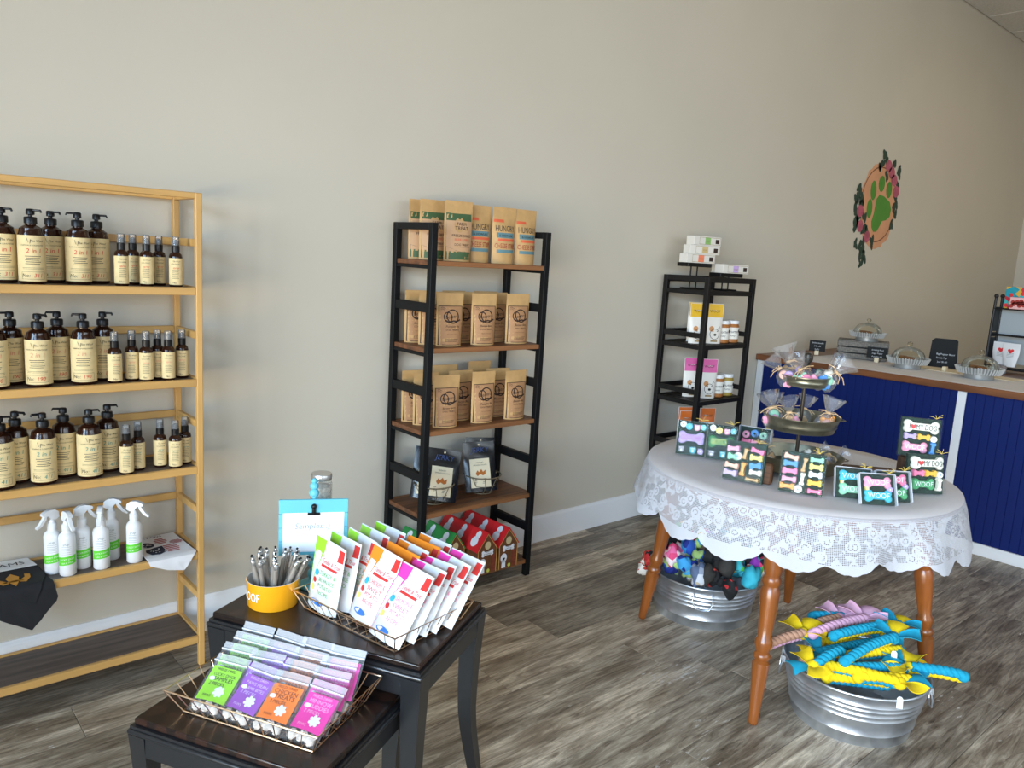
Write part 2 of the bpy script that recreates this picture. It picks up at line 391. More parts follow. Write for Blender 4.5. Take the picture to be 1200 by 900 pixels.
m_amber = M('amber bottle', (.026, .008, .0035), .14, spec=.5)
m_blk = M('black plastic', (.006, .006, .007), .35, spec=.35)
m_kraftl = M('kraft paper label', '#E3CC98', .7, noise_=(40, .08))
m_ink = M('dark ink', '#2A241C', .7)
m_red = M('red ink', '#D2452F', .7); m_teal = M('teal ink', '#2E8F86', .7); m_pale = M('faded red ink', '#D98A6E', .7)
m_clear = film('clear cap plastic', (.93, .95, .97), .16, .1)
RB = .0352
def cyl(r): return lambda u, v: (r*sin(u/r), -r*cos(u/r), v)
def pump_bottle(word, num, wmat, nmat):
    t = thing('pump_bottle', 'x', 'bottle', group='amber pump bottles on the bamboo rack')
    b = MB(); b.lathe([(.001, 0), (.031, 0), (RB-.001, .003), (RB, .008), (RB, .142), (RB-.004, .153), (.030, .163), (.020, .170), (.0145, .173), (.0145, .176)], 28)
    b.build('body', m_amber, t)
    lab = D2().rect(-.092, .092, .010, .143, 30, 1).build('label', m_kraftl, t, cyl(RB+.0007))
    d = D2()
    d.text('The Woof', .012, .124, h=.0062, slant=.2); d.line([(-.014, .135), (-.010, .122), (-.004, .132), (-.006, .119)], .0012)
    d.text('SHAMPOO & CONDITIONER', 0, .1125, w=.062)
    d.build('title_lettering', m_ink, lab, cyl(RB+.0013)); d = D2()
    for i in range(5): d.rect(-.020+.003*(i % 2), .022-.003*(i % 3), .082-i*.0055, .0835-i*.0055, 4, 1)
    d.rect(-.028, .030, .049, .0498, 6, 1); d.rect(-.028, .030, .0455, .0461, 6, 1)
    d.build('fine_print', m_ink, lab, cyl(RB+.0013))
    d = D2(); d.frame(-.031, .033, .016, .038, .0006)
    d.text('No:', -.019, .022, h=.0105, slant=.15); d.build('number_border', m_ink, lab, cyl(RB+.0013))
    D2().text(word, .002, .0925, h=.013, slant=.12).build('handwriting', wmat, lab, cyl(RB+.0014))
    D2().text(num, .012, .0215, h=.0115, slant=.18).build('number', nmat, lab, cyl(RB+.0014))
    p = MB().lathe([(.0165, .176), (.0175, .177), (.0175, .193), (.0155, .196), (.006, .197), (.006, .201), (.0115, .203), (.0115, .216), (.009, .219), (.001, .220)], 18)
    p.bar((0, 0, .2155), (.030, 0, .2155), .010, .006, .002); p.bar((.028, 0, .2155), (.031, 0, .209), .008, .004, .001)
    p.build('pump', m_blk, t)
    return t
def spray_bottle(wmat):
    t = thing('spray_bottle', 'x', 'bottle', group='small amber spray bottles on the bamboo rack'); r = .0205
    MB().lathe([(.001, 0), (.018, 0), (r, .003), (r, .098), (.0185, .106), (.012, .112), (.0105, .114)], 20).build('body', m_amber, t)
    lab = D2().rect(-.050, .050, .008, .094, 18, 1).build('label', m_kraftl, t, cyl(r+.0006))
    d = D2(); d.text('The Woof', .004, .082, h=.004); d.text('COLOGNE', 0, .073, w=.026)
    for i in range(7): d.rect(-.010, .012-.002*(i % 2), .055-i*.0045, .0560-i*.0045, 3, 1)
    d.text('No:', -.002, .012, h=.006); d.build('lettering', m_ink, lab, cyl(r+.0011))
    D2().text('spray', .002, .060, h=.0065, slant=.2).build('handwriting', wmat, lab, cyl(r+.0012))
    MB().lathe([(.0125, .113), (.0125, .133), (.010, .135), (.0085, .139), (.0075, .150), (.004, .153), (.001, .153)], 14).build('sprayer', m_blk, t)
    MB().lathe([(.0118, .1345), (.0112, .1615), (.009, .163), (.001, .163)], 14).build('overcap', m_clear, t)
    return t
BIG = {0: [(5, .387, 2.709), (1, .45, 2.652), (1, .52, 2.753), (1, .58, 2.691), (1, .647, 2.753)],
       1: [(0, .343, 2.63), (0, .395, 2.706), (0, .454, 2.635), (0, .518, 2.706), (0, .574, 2.63), (0, .642, 2.691)],
       2: [(0, .346, 2.620), (0, .394, 2.690), (0, .456, 2.622), (0, .522, 2.690), (0, .582, 2.616), (0, .648, 2.692)]}
SML = {0: [(.693, 2.66), (.749, 2.742), (.769, 2.665), (.824, 2.722), (.853, 2.647)],
       1: [(.66, 2.633), (.718, 2.662), (.753, 2.613), (.798, 2.666), (.821, 2.613), (.875, 2.664)],
       2: [(.688, 2.625), (.732, 2.665), (.802, 2.668), (.84, 2.622), (.884, 2.671)]}
WD = [('2 in 1', '311', m_red, m_red), ('2 in 1', '190', m_pale, m_red), ('2 in 1', '411', m_teal, m_teal)]
SHN = ['top', 'second', 'third']
COLR = ['red', 'faded red', 'teal']
br = random.Random(3)
def behind(x, y, r):  # the measured point is the bottle's nearest edge: step back by the radius
    L = hypot(x, y); return x+r*x/L, y+r*y/L
for s in range(3):
    pr_ = pump_bottle(*WD[s]); lst = BIG[s]
    for i, (_, x, y) in enumerate(lst):
        cx, cy = behind(x, y, RB); cy = max(cy, BYF+.059)
        lab = '%s amber pump bottle from the left, %s writing, %s shelf of bamboo rack' % (ORD[i], COLR[s], SHN[s])
        rz = -R(10+br.uniform(-6, 12))
        o = pr_ if i == 0 else dup(pr_)
        o.location = (cx, cy, SH[s]+.0005); o.rotation_euler = (0, 0, rz); o['label'] = lab
        for ch in o.children:
            if ch.name.startswith('pump'): ch.rotation_euler = (0, 0, R(br.choice([170, 200, 20, 0, -30])))
    ps = spray_bottle(WD[s][2])
    for i, (x, y) in enumerate(SML[s]):
        cx, cy = behind(x, y, .0205); cy = max(cy, BYF+.04)
        o = ps if i == 0 else dup(ps)
        o.location = (cx, cy, SH[s]+.0005); o.rotation_euler = (0, 0, -R(12+br.uniform(-10, 14)))
        o['label'] = '%s small amber spray bottle from the left on the %s shelf of bamboo rack' % (ORD[i], SHN[s])

# white trigger spray bottles
m_wpl = M('white plastic', (.83, .84, .85), .3); m_green = M('bright green print', '#63D32C', .5); m_grey = M('grey print', '#9AA0A0', .6)
m_wprint = M('white print', (.85, .86, .86), .5)
def trigger_bottle():
    r = .0245
    t = thing('trigger_spray_bottle', 'x', 'bottle', group='white trigger spray bottles on the bamboo rack')
    MB().lathe([(.001, 0), (.022, 0), (r, .003), (r, .122), (.022, .132), (.015, .139), (.0135, .141), (.0135, .148)], 24).build('body', m_wpl, t)
    d = D2().rect(-.030, .030, .038, .066, 14, 1)
    d.v = [(u, v+u*.12) for u, v in d.v]
    g = d.build('label_band', m_green, t, cyl(r+.0005))
    d = D2().text('LUCKY DOG', 0, .054, w=.044).text('FLEA & TICK', 0, .043, w=.036)
    d.v = [(u, v+u*.12) for u, v in d.v]; d.build('lettering', m_wprint, g, cyl(r+.001))
    d = D2(); d.text('pup', 0, .103, h=.009)
    for i in range(5): d.rect(-.014, .014, .097-i*.006, .0979-i*.006, 4, 1)
    d.build('print', m_grey, t, cyl(r+.0005))
    h = MB().lathe([(.014, .147), (.014, .164), (.010, .168), (.008, .176)], 14)
    h.prism([(-.022, .180), (-.020, .198), (-.008, .207), (.010, .209), (.026, .204), (.033, .199), (.032, .193), (.016, .191), (.008, .183), (.004, .174), (-.010, .174)],
            lambda x, z: (x, -.007, z), lambda x, z: (x, .007, z))
    h.prism([(.016, .193), (.024, .193), (.040, .170), (.052, .160), (.050, .155), (.034, .163), (.020, .180)], lambda x, z: (x, -.005, z), lambda x, z: (x, .005, z))
    h.build('trigger_head', m_wpl, t, 35)
    return t
pt = trigger_bottle()
for i, (x, y, rz, tr) in enumerate([(.477, 2.672, -15, 205), (.51, 2.622, -18, 280), (.56, 2.668, -12, 5), (.607, 2.622, -15, 250), (.653, 2.696, -14, -25), (.706, 2.625, -25, -40)]):
    cx, cy = behind(x, y, .0245); o = pt if i == 0 else dup(pt)
    o.location = (cx, max(cy, BYF+.045), SH[3]+.0005); o.rotation_euler = (0, 0, R(rz))
    o['label'] = '%s white trigger spray bottle with green label band from the left, on the bamboo rack' % ORD[i]
    for ch in o.children:
        if ch.name.startswith('trigger'): ch.rotation_euler = (0, 0, R(tr-rz))

# bandanas laid over the shelf edge: (u, v) with v the run along the cloth, bent over the front rail
ZS = SH[3]+.0045; EDGE = BYF-.0035
def drape(u, v, h=0):
    """v >= 0 lies on the shelf at that distance behind the edge, v < 0 hangs in front"""
    w = .0025*sin(u*70)+.0015*sin(u*160+v*60)
    r = .006
    if v > r: return (u, EDGE+v, ZS+h+.0008)
    if v > -r:
        a = (r-v)/(2*r)*pi/2; return (u, EDGE+r-(r+h)*sin(a), ZS-r+(r+h)*cos(a))
    return (u, EDGE-h-abs(w), ZS-r+(v+r))
def sheet(name, poly, mat, par, h0, h1, n=10):
    """fill a convex (u, v) polygon with a fine strip mesh, two faces thick"""
    v0 = min(p[1] for p in poly); v1 = max(p[1] for p in poly); m = MB(); NV = 22
    def span(v):
        xs = []
        for i in range(len(poly)):
            a, b_ = poly[i], poly[(i+1) % len(poly)]
            if (a[1]-v)*(b_[1]-v) <= 0 and a[1] != b_[1]: xs.append(a[0]+(v-a[1])/(b_[1]-a[1])*(b_[0]-a[0]))
        return (min(xs), max(xs)) if xs else (poly[0][0], poly[0][0])
    for h, fl in ((h1, True), (h0, False)):
        def fn(s, t):
            v = v0+(v1-v0)*min(max(t, .002), .998); a, b_ = span(v); return drape(a+(b_-a)*s, v, h)
        m.grid(fn, n, NV, fl)
    K = (n+1)*(NV+1)
    for j in range(NV):
        for i, fl in ((0, 0), (n, 1)):
            q = (j*(n+1)+i, (j+1)*(n+1)+i, K+(j+1)*(n+1)+i, K+j*(n+1)+i); m.f.append(q[::-1] if fl else q)
    for i in range(n):
        for j, fl in ((0, 1), (NV, 0)):
            q = (j*(n+1)+i, j*(n+1)+i+1, K+j*(n+1)+i+1, K+j*(n+1)+i); m.f.append(q[::-1] if fl else q)
    return m.build(name, mat, par, 50)
m_bfab = M('black cotton', (.010, .010, .012), .9); m_gold = M('gold print', '#C98A2E', .6); m_wfab = M('white cotton', (.80, .79, .80), .9)
m_navy = M('navy print', '#1B2238', .8); m_rstripe = M('red stripe print', '#A8332B', .8)
t = thing('bandana', 'folded black bandana with gold fleur-de-lis hanging over the bamboo shelf edge', 'bandana', (0, 0, 0))
sheet('cloth', [(.28, .15), (.449, .15), (.459, .03), (.476, -.055), (.402, -.142), (.30, -.075)], m_bfab, t, 0, .003)
sheet('fold', [(.29, .15), (.446, .15), (.452, .05), (.413, -.055), (.29, -.01)], m_bfab, t, .0035, .006)
d = D2()
fc = (.367, .055)
for k in (-1, 0, 1):
    if k == 0: d.poly([(fc[0], fc[1]-.05), (fc[0]+.012, fc[1]-.018), (fc[0]+.018, fc[1]+.02), (fc[0], fc[1]+.052), (fc[0]-.018, fc[1]+.02), (fc[0]-.012, fc[1]-.018)])
    else: d.poly([(fc[0]+k*.013, fc[1]-.022), (fc[0]+k*.03, fc[1]-.03), (fc[0]+k*.046, fc[1]+.0), (fc[0]+k*.048, fc[1]+.028), (fc[0]+k*.034, fc[1]+.036), (fc[0]+k*.032, fc[1]+.012), (fc[0]+k*.020, fc[1]-.004)][::k])
d.rect(fc[0]-.026, fc[0]+.026, fc[1]-.016, fc[1]-.007)
d.build('emblem', m_gold, t, lambda u, v: drape(u, v, .0072))
c = sheet('header_card', [(.27, .232), (.432, .226), (.446, .146), (.27, .142)], m_wprint, t, .0065, .0075)
D2().text('BEAMS', .362, .172, w=.11).build('lettering', m_ink, c, lambda u, v: drape(u, v, .0082))
t = thing('bandana', 'white bandana with stars and stripes paw print, hanging over the bamboo shelf edge', 'bandana', (0, 0, 0))
sheet('cloth', [(.742, .225), (.893, .228), (.899, .05), (.902, .012), (.856, -.052), (.813, -.045), (.742, -.012)], m_wfab, t, 0, .003)
px, py = .822, .085
d = D2(); d.ell(px-.045, py+.055, .021, .027, rot=.5)
d.poly([(px-.062, py+.01), (px-.03, py+.022), (px-.004, py+.028), (px-.004, py-.028), (px-.03, py-.046), (px-.055, py-.04), (px-.066, py-.012)])
d.build('star_print', m_navy, t, lambda u, v: drape(u, v, .0042))
d = D2()
for cx, cy, a, bb in ((px+.005, py+.078, .021, .027), (px+.05, py+.05, .022, .018)):
    for k in range(4): y0 = cy-bb+k*2*bb/4; w = a*sqrt(max(.1, 1-((y0+bb/4-cy)/bb)**2)); d.rect(cx-w, cx+w, y0, y0+bb/4)
for k in range(5): d.rect(px-.002, px+.045-.004*abs(k-2), py-.036+k*.014, py-.029+k*.014)
d.build('stripe_print', m_rstripe, t, lambda u, v: drape(u, v, .0042))
d = D2().ell(px-.045, py+.055, .004, n=5)
for k in range(14): d.ell(px-.055+.05*br.random(), py-.03+.05*br.random(), .0026, n=5)
for k in range(6): d.ell(px-.058+.026*br.random(), py+.04+.03*br.random(), .0026, n=5)
d.build('stars', m_wprint, t, lambda u, v: drape(u, v, .0049))
D2().text('USA PAWS', .80, .202, w=.09).build('lettering', m_ink, t, lambda u, v: drape(u, v, .0042))

# ---------------------------------------------------------------- pouches
class Pouch:
    """stand-up pouch, front towards -y, base on z = 0"""
    def __init__(s, w, h, d, wb=.94, flat=.80, top=.0012, crown=0):
        s.w, s.h, s.d, s.wb, s.flat, s.top, s.crown = w, h, d, wb, flat, top, crown
    def half(s, v): t = v/s.h; return s.w/2*(s.wb+(1-s.wb)*min(1, t*1.7))
    def dep(s, v):
        t = v/s.h
        if t < s.flat: k = t/s.flat; return s.d/2*(1-.08*k-.85*k**2.6)+s.top
        return s.d/2*.07*(1-t)/(1-s.flat)+s.top
    def front(s, u, v, off=0):
        a = min(1, abs(u)/s.half(v)); y = s.dep(v)*(1-a**2.4)**.75
        wr = .0012*sin(v*90+u*40)*(1 if v > s.h*.12 else 0)*(s.d > .02)
        return (u, -y-off-wr*(1-a*a), v)
    def body(s, name, mat, par, nu=12, nv=14, v0=0, v1=1, off=0):
        m = MB(); H = s.h
        f = lambda sg: (lambda a, b: (lambda v: (lambda p: (p[0], p[1]*sg-off*sg, p[2]))(s.front((a*2-1)*s.half(v)*.999, v)))(H*(v0+(v1-v0)*b)))
        m.grid(f(1), nu, nv); m.grid(f(-1), nu, nv, True)
        K = (nu+1)*(nv+1)
        for j in range(nv):
            for i, fl in ((0, 1), (nu, 0)):
                q = (j*(nu+1)+i, (j+1)*(nu+1)+i, K+(j+1)*(nu+1)+i, K+j*(nu+1)+i); m.f.append(q[::-1] if fl else q)
        for i in range(nu):
            for j, fl in ((0, 1), (nv, 0)):
                q = (j*(nu+1)+i, j*(nu+1)+i+1, K+j*(nu+1)+i+1, K+j*(nu+1)+i); m.f.append(q if fl else q[::-1])
        return m.build(name, mat, par, 50)
    def on(s, off=.0006): return lambda u, v: s.front(u, v, off)
    def panel(s, name, mat, par, x0, x1, z0, z1, off=.0005, nu=8, nv=8):
        return D2().rect(x0, x1, z0, z1, nu, nv).build(name, mat, par, s.on(off))

# ---------------------------------------------------------------- black metal tower with wood shelves
m_bmet = M('black powder-coated metal', (.007, .0072, .0075), .5, spec=.15)
m_rust = M('rustic brown board', '#6E4326', .5, noise_=(8, .55), stretch=(.3, 5, 5), bump=.15)
m_rustedge = M('brown board edge', '#8A5A34', .55, noise_=(10, .3), stretch=(.3, 4, 4))
TX0, TX1, TYF, TYB = 1.797, 2.442, 2.556, 2.842; PWD = .028
TS_ = [1.463, 1.110, .765, .408, .083]
tw = thing('shelf_tower', 'tall black metal shelf tower with rustic brown boards, standing mid-wall', 'shelf', (2.12, 2.70, 0))
for x in (TX0, TX1-PWD):
    for y in (TYF, TYB-PWD): lb(MB().cbox(x, x+PWD, y, y+PWD, 0, 1.611, .0015), 'post', m_bmet, tw)
    lb(MB().cbox(x+.001, x+PWD-.001, TYF+PWD, TYB-PWD, 1.583, 1.611, .0015), 'top_bar', m_bmet, tw)
    for z in (1.273, .930, .565, .238): lb(MB().cbox(x+.003, x+PWD-.003, TYF+PWD, TYB-PWD, z-.019, z+.019, .0015), 'side_bar', m_bmet, tw)
for z in TS_:
    s = lb(MB().cbox(TX0+.006, TX1-.006, TYF+PWD+.001, TYB-PWD-.001, z-.02, z, .0015), 'shelf_board', m_rust, tw)
    lb(MB().cbox(TX0+PWD+.001, TX1-PWD-.001, TYF+.004, TYF+PWD+.001, z-.02, z, .0015), 'shelf_front_edge', m_rustedge, tw)
    lb(MB().cbox(TX0+PWD+.001, TX1-PWD-.001, TYB-PWD-.001, TYB-.004, z-.02, z, .0015), 'shelf_back_edge', m_rustedge, tw)
    for x in (TX0+.004, TX1-.03): 
        lb(MB().cbox(x, x+.026, TYF+PWD, TYB-PWD, z-.034, z-.0205, .001), 'bracket', m_bmet, tw)

m_kraft = M('kraft bag paper', '#C39A63', .6, noise_=(25, .12), bump=.1); m_kraft2 = M('kraft bag print panel', '#B08259', .6, noise_=(30, .08))
m_brown = M('dark brown print', '#2E1B12', .65); m_cream = M('cream print', '#E6D3AE', .65)
m_gprint = M('forest green print', '#3F5B38', .6); m_gteal = M('slate blue print', '#5E8288', .6); m_orng = M('coral print', '#D9633F', .6); m_dred = M('deep red print', '#9E2A22', .6)

def beast_bag(flavour):
    P = Pouch(.125, .222, .056)
    t = thing('treat_bag', 'x', 'treat bag', group='kraft dog treat bags on the black tower')
    P.body('bag', m_kraft, t)
    pn = P.panel('print_panel', m_kraft2, t, -.0555, .0555, .006, .168, .0005, 8, 10)
    d = D2().frame(-.0555, .0555, .006, .169, .0026)
    d.line([(-.045+.004*i, .160+.003*sin(i)) for i in range(6)], .0015); d.line([(-.045+.004*i, .153+.003*sin(i)) for i in range(5)], .0012)
    c = (.006, .125)
    d.line([(c[0]+.027*cos(a*2*pi/24), c[1]+.027*sin(a*2*pi/24)) for a in range(24)], .0050, True)
    d.line([(c[0]-.022+.018*cos(a*2*pi/16), c[1]-.003+.020*sin(a*2*pi/16)) for a in range(16)], .0042, True)
    d.line([(c[0]-.034, c[1]-.016), (c[0]-.02, c[1]-.024), (c[0]+.002, c[1]-.018), (c[0]+.02, c[1]-.020), (c[0]+.036, c[1]-.013)], .0060)
    d.build('logo', m_brown, pn, P.on(.0012))
    D2().text('Beastro', c[0]-.003, c[1]-.007, w=.060, slant=.25, rot=.10).build('brand_lettering', m_brown, pn, P.on(.0014))
    d = D2().text(flavour, .004, .080, w=.062, slant=.15).text('DOG TREATS', .004, .066, w=.060)
    d.line([(-.03, .0785), (.038, .0785)], .0008); d.line([(-.03, .062), (.038, .062)], .0008); d.text('CRUNCHY NATURAL BISCUITS', .002, .050, w=.05)
    d.build('lettering', m_brown, pn, P.on(.0012))
    d = D2()
    for i in range(3): d.rect(-.028, .03-.004*i, .030-i*.005, .0315-i*.005, 4, 1)
    d.build('fine_print', m_brown, pn, P.on(.0012))
    return t
fl = ['Pumpkin Pie', 'Banana Berry', 'Bacon Bits']
pro = [beast_bag(f) for f in fl]; usedp = set(); br = random.Random(8)
R2 = [(1.860, 2.700, 1, 0), (1.938, 2.645, 0, 1), (2.135, 2.645, 1, 2), (2.331, 2.648, 0, 3)]
rows = [('second', 1.110, [(1.892, 2.775, 1, -2, 1), (1.908, 2.700, 2, 4, 1), (1.952, 2.628, 0, -3, 1), (2.085, 2.722, 0, 2, 1), (2.135, 2.628, 1, -2, 1), (2.275, 2.715, 2, 4, 1), (2.333, 2.632, 2, 0, 1), (2.09, 2.79, 1, 5, 1.0), (2.27, 2.79, 0, -3, 1)]),
        ('third', .765, [(1.892, 2.778, 1, -1, 1), (1.896, 2.700, 0, 4, 1), (1.945, 2.618, 1, -2, 1.0), (2.085, 2.705, 2, 2, 1), (2.148, 2.620, 0, 3, 1.02), (2.295, 2.700, 2, -2, 1), (2.335, 2.618, 2, 6, 1), (2.06, 2.792, 0, -4, 1.06), (2.26, 2.792, 1, 3, 1.1)])]
for nm, z, lst in rows:
    for i, (x, y, k, rz, s) in enumerate(lst):
        o = pro[k] if k not in usedp else dup(pro[k]); usedp.add(k)
        o.location = (x, y, z+.0005); o.rotation_euler = (0, 0, R(rz-6)); o.scale = (1, 1, s)
        rowp = ['back row', 'middle row', 'front row', 'middle row', 'front row', 'middle row', 'front row', 'back row', 'back row'][i]
        wh = ['at the left end', 'at the left end', 'at the left end', 'in the centre', 'in the centre', 'at the right end', 'at the right end', 'in the centre', 'at the right end'][i]
        o['label'] = 'kraft treat bag %s of the %s, %s tower shelf' % (wh, rowp, nm)

def farm_bag():
    P = Pouch(.135, .245, .060)
    t = thing('treat_bag', 'x', 'treat bag', group='green and kraft bags on top of the black tower')
    P.body('bag', m_kraft, t)
    pn = P.panel('print_panel', m_gprint, t, -.060, .060, .008, .195, .0005, 8, 8)
    P.panel('centre_panel', M('pinkish kraft', '#C49A72', .6), pn, -.060, .060, .040, .165, .0011, 8, 6)
    d = D2().poly([(-.02, .168), (-.012, .176), (0, .170), (.010, .178), (.018, .166), (.030, .150), (.026, .118), (-.012, .118), (-.026, .130), (-.028, .150)])
    d.build('badge', m_kraft, pn, P.on(.0016))
    d = D2().text('FARM', .006, .146, h=.013).text('TREAT', .006, .128, h=.015); d.build('brand_lettering', m_brown, pn, P.on(.0022))
    d = D2().text('FREEZE DRIED', .006, .100, w=.092); d.text('DOG TREAT', .006, .064, w=.07); d.rect(-.03, .044, .058, .0588, 6, 1)
    d.build('lettering', m_brown, pn, P.on(.0018)); D2().text('BEEF LIVER', .006, .083, w=.07).build('flavour_lettering', m_orng, pn, P.on(.0018))
    d = D2().poly([(-.060, .04), (-.060, .060), (-.045, .054), (-.03, .046), (-.01, .041), (.02, .041), (.045, .048), (.060, .052), (.060, .04)]); d.build('hill_print', m_gprint, pn, P.on(.0020))
    return t
def hungry_bag():
    P = Pouch(.122, .240, .060)
    t = thing('treat_bag', 'x', 'treat bag', group='cheese treat bags on top of the black tower')
    P.body('bag', m_kraft, t)
    P.panel('corner_tag', m_orng, t, -.056, -.005, .176, .188)
    d = D2().text('HUNGRY', 0, .138, w=.098); d.v = [(u, .138+(v-.138)*1.5) for u, v in d.v]; d.build('brand_lettering', M('charcoal print', '#2B2D2E', .6), t, P.on(.0010))
    b_ = P.panel('grey_band', m_gteal, t, -.045, .045, .110, .132); D2().text("& HOWLIN'", 0, .115, w=.07).build('lettering', m_ink, b_, P.on(.0012))
    P.panel('coral_band', m_orng, t, -.04, .048, .096, .107)
    d = D2().text('CHEESE STRIPS', 0, .066, w=.104); d.v = [(u, .066+(v-.066)*1.8) for u, v in d.v]; d.build('flavour_lettering', m_dred, t, P.on(.0010))
    P.panel('blue_band', m_gteal, t, -.045, .045, .046, .060)
    return t
fb = farm_bag(); hb = hungry_bag(); z = TS_[0]+.0005
for i, (x, y, rz) in enumerate([(1.898, 2.775, -4), (1.905, 2.705, -4), (1.975, 2.628, -6)]):
    o = fb if i == 0 else dup(fb); o.location = (x, y, z); o.rotation_euler = (0, 0, R(rz))
    o['label'] = ['rearmost green and kraft treat bag at the left end of tower top', 'middle green and kraft treat bag behind the tower post on top', 'front green and kraft treat bag with farm badge on tower top'][i]
for i, (x, y, rz) in enumerate([(2.107, 2.660, -6), (2.225, 2.632, -4), (2.352, 2.632, 0)]):
    o = hb if i == 0 else dup(hb); o.location = (x, y, z); o.rotation_euler = (0, 0, R(rz))
    o['label'] = ['cheese strip kraft bag half hidden by the green bag on tower top', 'middle of the three cheese strip kraft bags on tower top', 'cheese strip kraft bag at the right end of the tower top'][i]

# black resealable bags leaning in two wire baskets
m_wire = M('bronze wire', (.34, .29, .20), .35, metal=.8); m_bbag = M('glossy black bag', (.010, .011, .013), .22); m_blue = M('blue lettering', '#33497C', .5)
m_paper = M('cream paper label', '#E9D9B8', .7)
def wire_basket(r0, r1, h, loc, label, n=9):
    t = thing('wire_basket', label, 'basket', loc)
    MB().tube([(r1*cos(2*pi*i/20), r1*sin(2*pi*i/20), h) for i in range(20)], .0028, 6, True).build('rim', m_wire, t)
    MB().tube([(r0*cos(2*pi*i/20), r0*sin(2*pi*i/20), .003) for i in range(20)], .0022, 6, True).build('base_ring', m_wire, t)
    MB().tube([(r0*1.25*cos(2*pi*i/20), r0*1.25*sin(2*pi*i/20), h*.45) for i in range(20)], .0014, 5, True).build('middle_ring', m_wire, t)
    for k in range(n):
        a = 2*pi*k/n; MB().tube([(0, 0, .003), (r0*cos(a), r0*sin(a), .003), (r0*1.25*cos(a+.12), r0*1.25*sin(a+.12), h*.45), (r1*cos(a), r1*sin(a), h)], .0018, 5).build('wire', m_wire, t)
    return t
def black_bag():
    P = Pouch(.13, .20, .030, wb=1, flat=.85)
    t = thing('jerky_bag', 'x', 'treat bag', group='black jerky bags in wire baskets')
    P.body('bag', m_bbag, t)
    D2().text('JERKY', .0, .158, w=.075, slant=.2).build('brand_lettering', m_blue, t, P.on(.001))
    pp = P.panel('paper_label', m_paper, t, -.044, .038, .016, .132)
    d = D2().poly([(-.024, .072), (-.016, .086), (-.010, .078), (0, .090), (.006, .078), (.018, .086), (.016, .068), (.006, .064), (-.006, .070), (-.016, .062)]); d.build('picture', M('rust orange print', '#B5651D', .7), pp, P.on(.0012))
    d = D2().text('SMOKED CHICKEN', -.003, .104, w=.055).text('HICKORY', -.003, .114, w=.03)
    d.build('title', m_brown, pp, P.on(.0012))
    d = D2()
    for i in range(4): d.rect(-.03, .02-.003*i, .050-i*.006, .0515-i*.006)
    d.build('fine_print', m_brown, pp, P.on(.0012))
    MB().lathe([(.001, -.0003), (.004, -.0003), (.004, .0003), (.001, .0003)], 10, Matrix.Translation((0, -.0024, .188)) @ Matrix.Rotation(pi/2, 4, 'X')).build('hang_hole', m_paper, t)
    return t
z4 = TS_[3]+.0005
wire_basket(.050, .088, .085, (1.955, 2.690, z4), 'small dark wire basket by the tower front post, holding black bags')
wire_basket(.050, .088, .085, (2.235, 2.700, z4), 'small dark wire basket at the middle right of the tower shelf')
bb = black_bag()
for i, (x, y, dz, rz, tilt, roll, lb_) in enumerate([(1.958, 2.655, .012, -22, -18, 10, 'front black jerky bag with cream label in the left wire basket'), (1.930, 2.705, .012, -32, -16, 6, 'rear black jerky bag behind the tower post'),
        (2.212, 2.672, .012, -18, -14, -2, 'front black jerky bag with cream label in the wire basket by the right post'), (2.242, 2.722, .018, -14, -12, 3, 'rear black jerky bag in the wire basket by the right post')]):
    o = bb if i == 0 else dup(bb); o.location = (x, y, z4+dz); o.rotation_euler = (R(tilt), R(roll), R(rz)); o.scale = (1.18, 1.1, 1.14); o['label'] = lb_

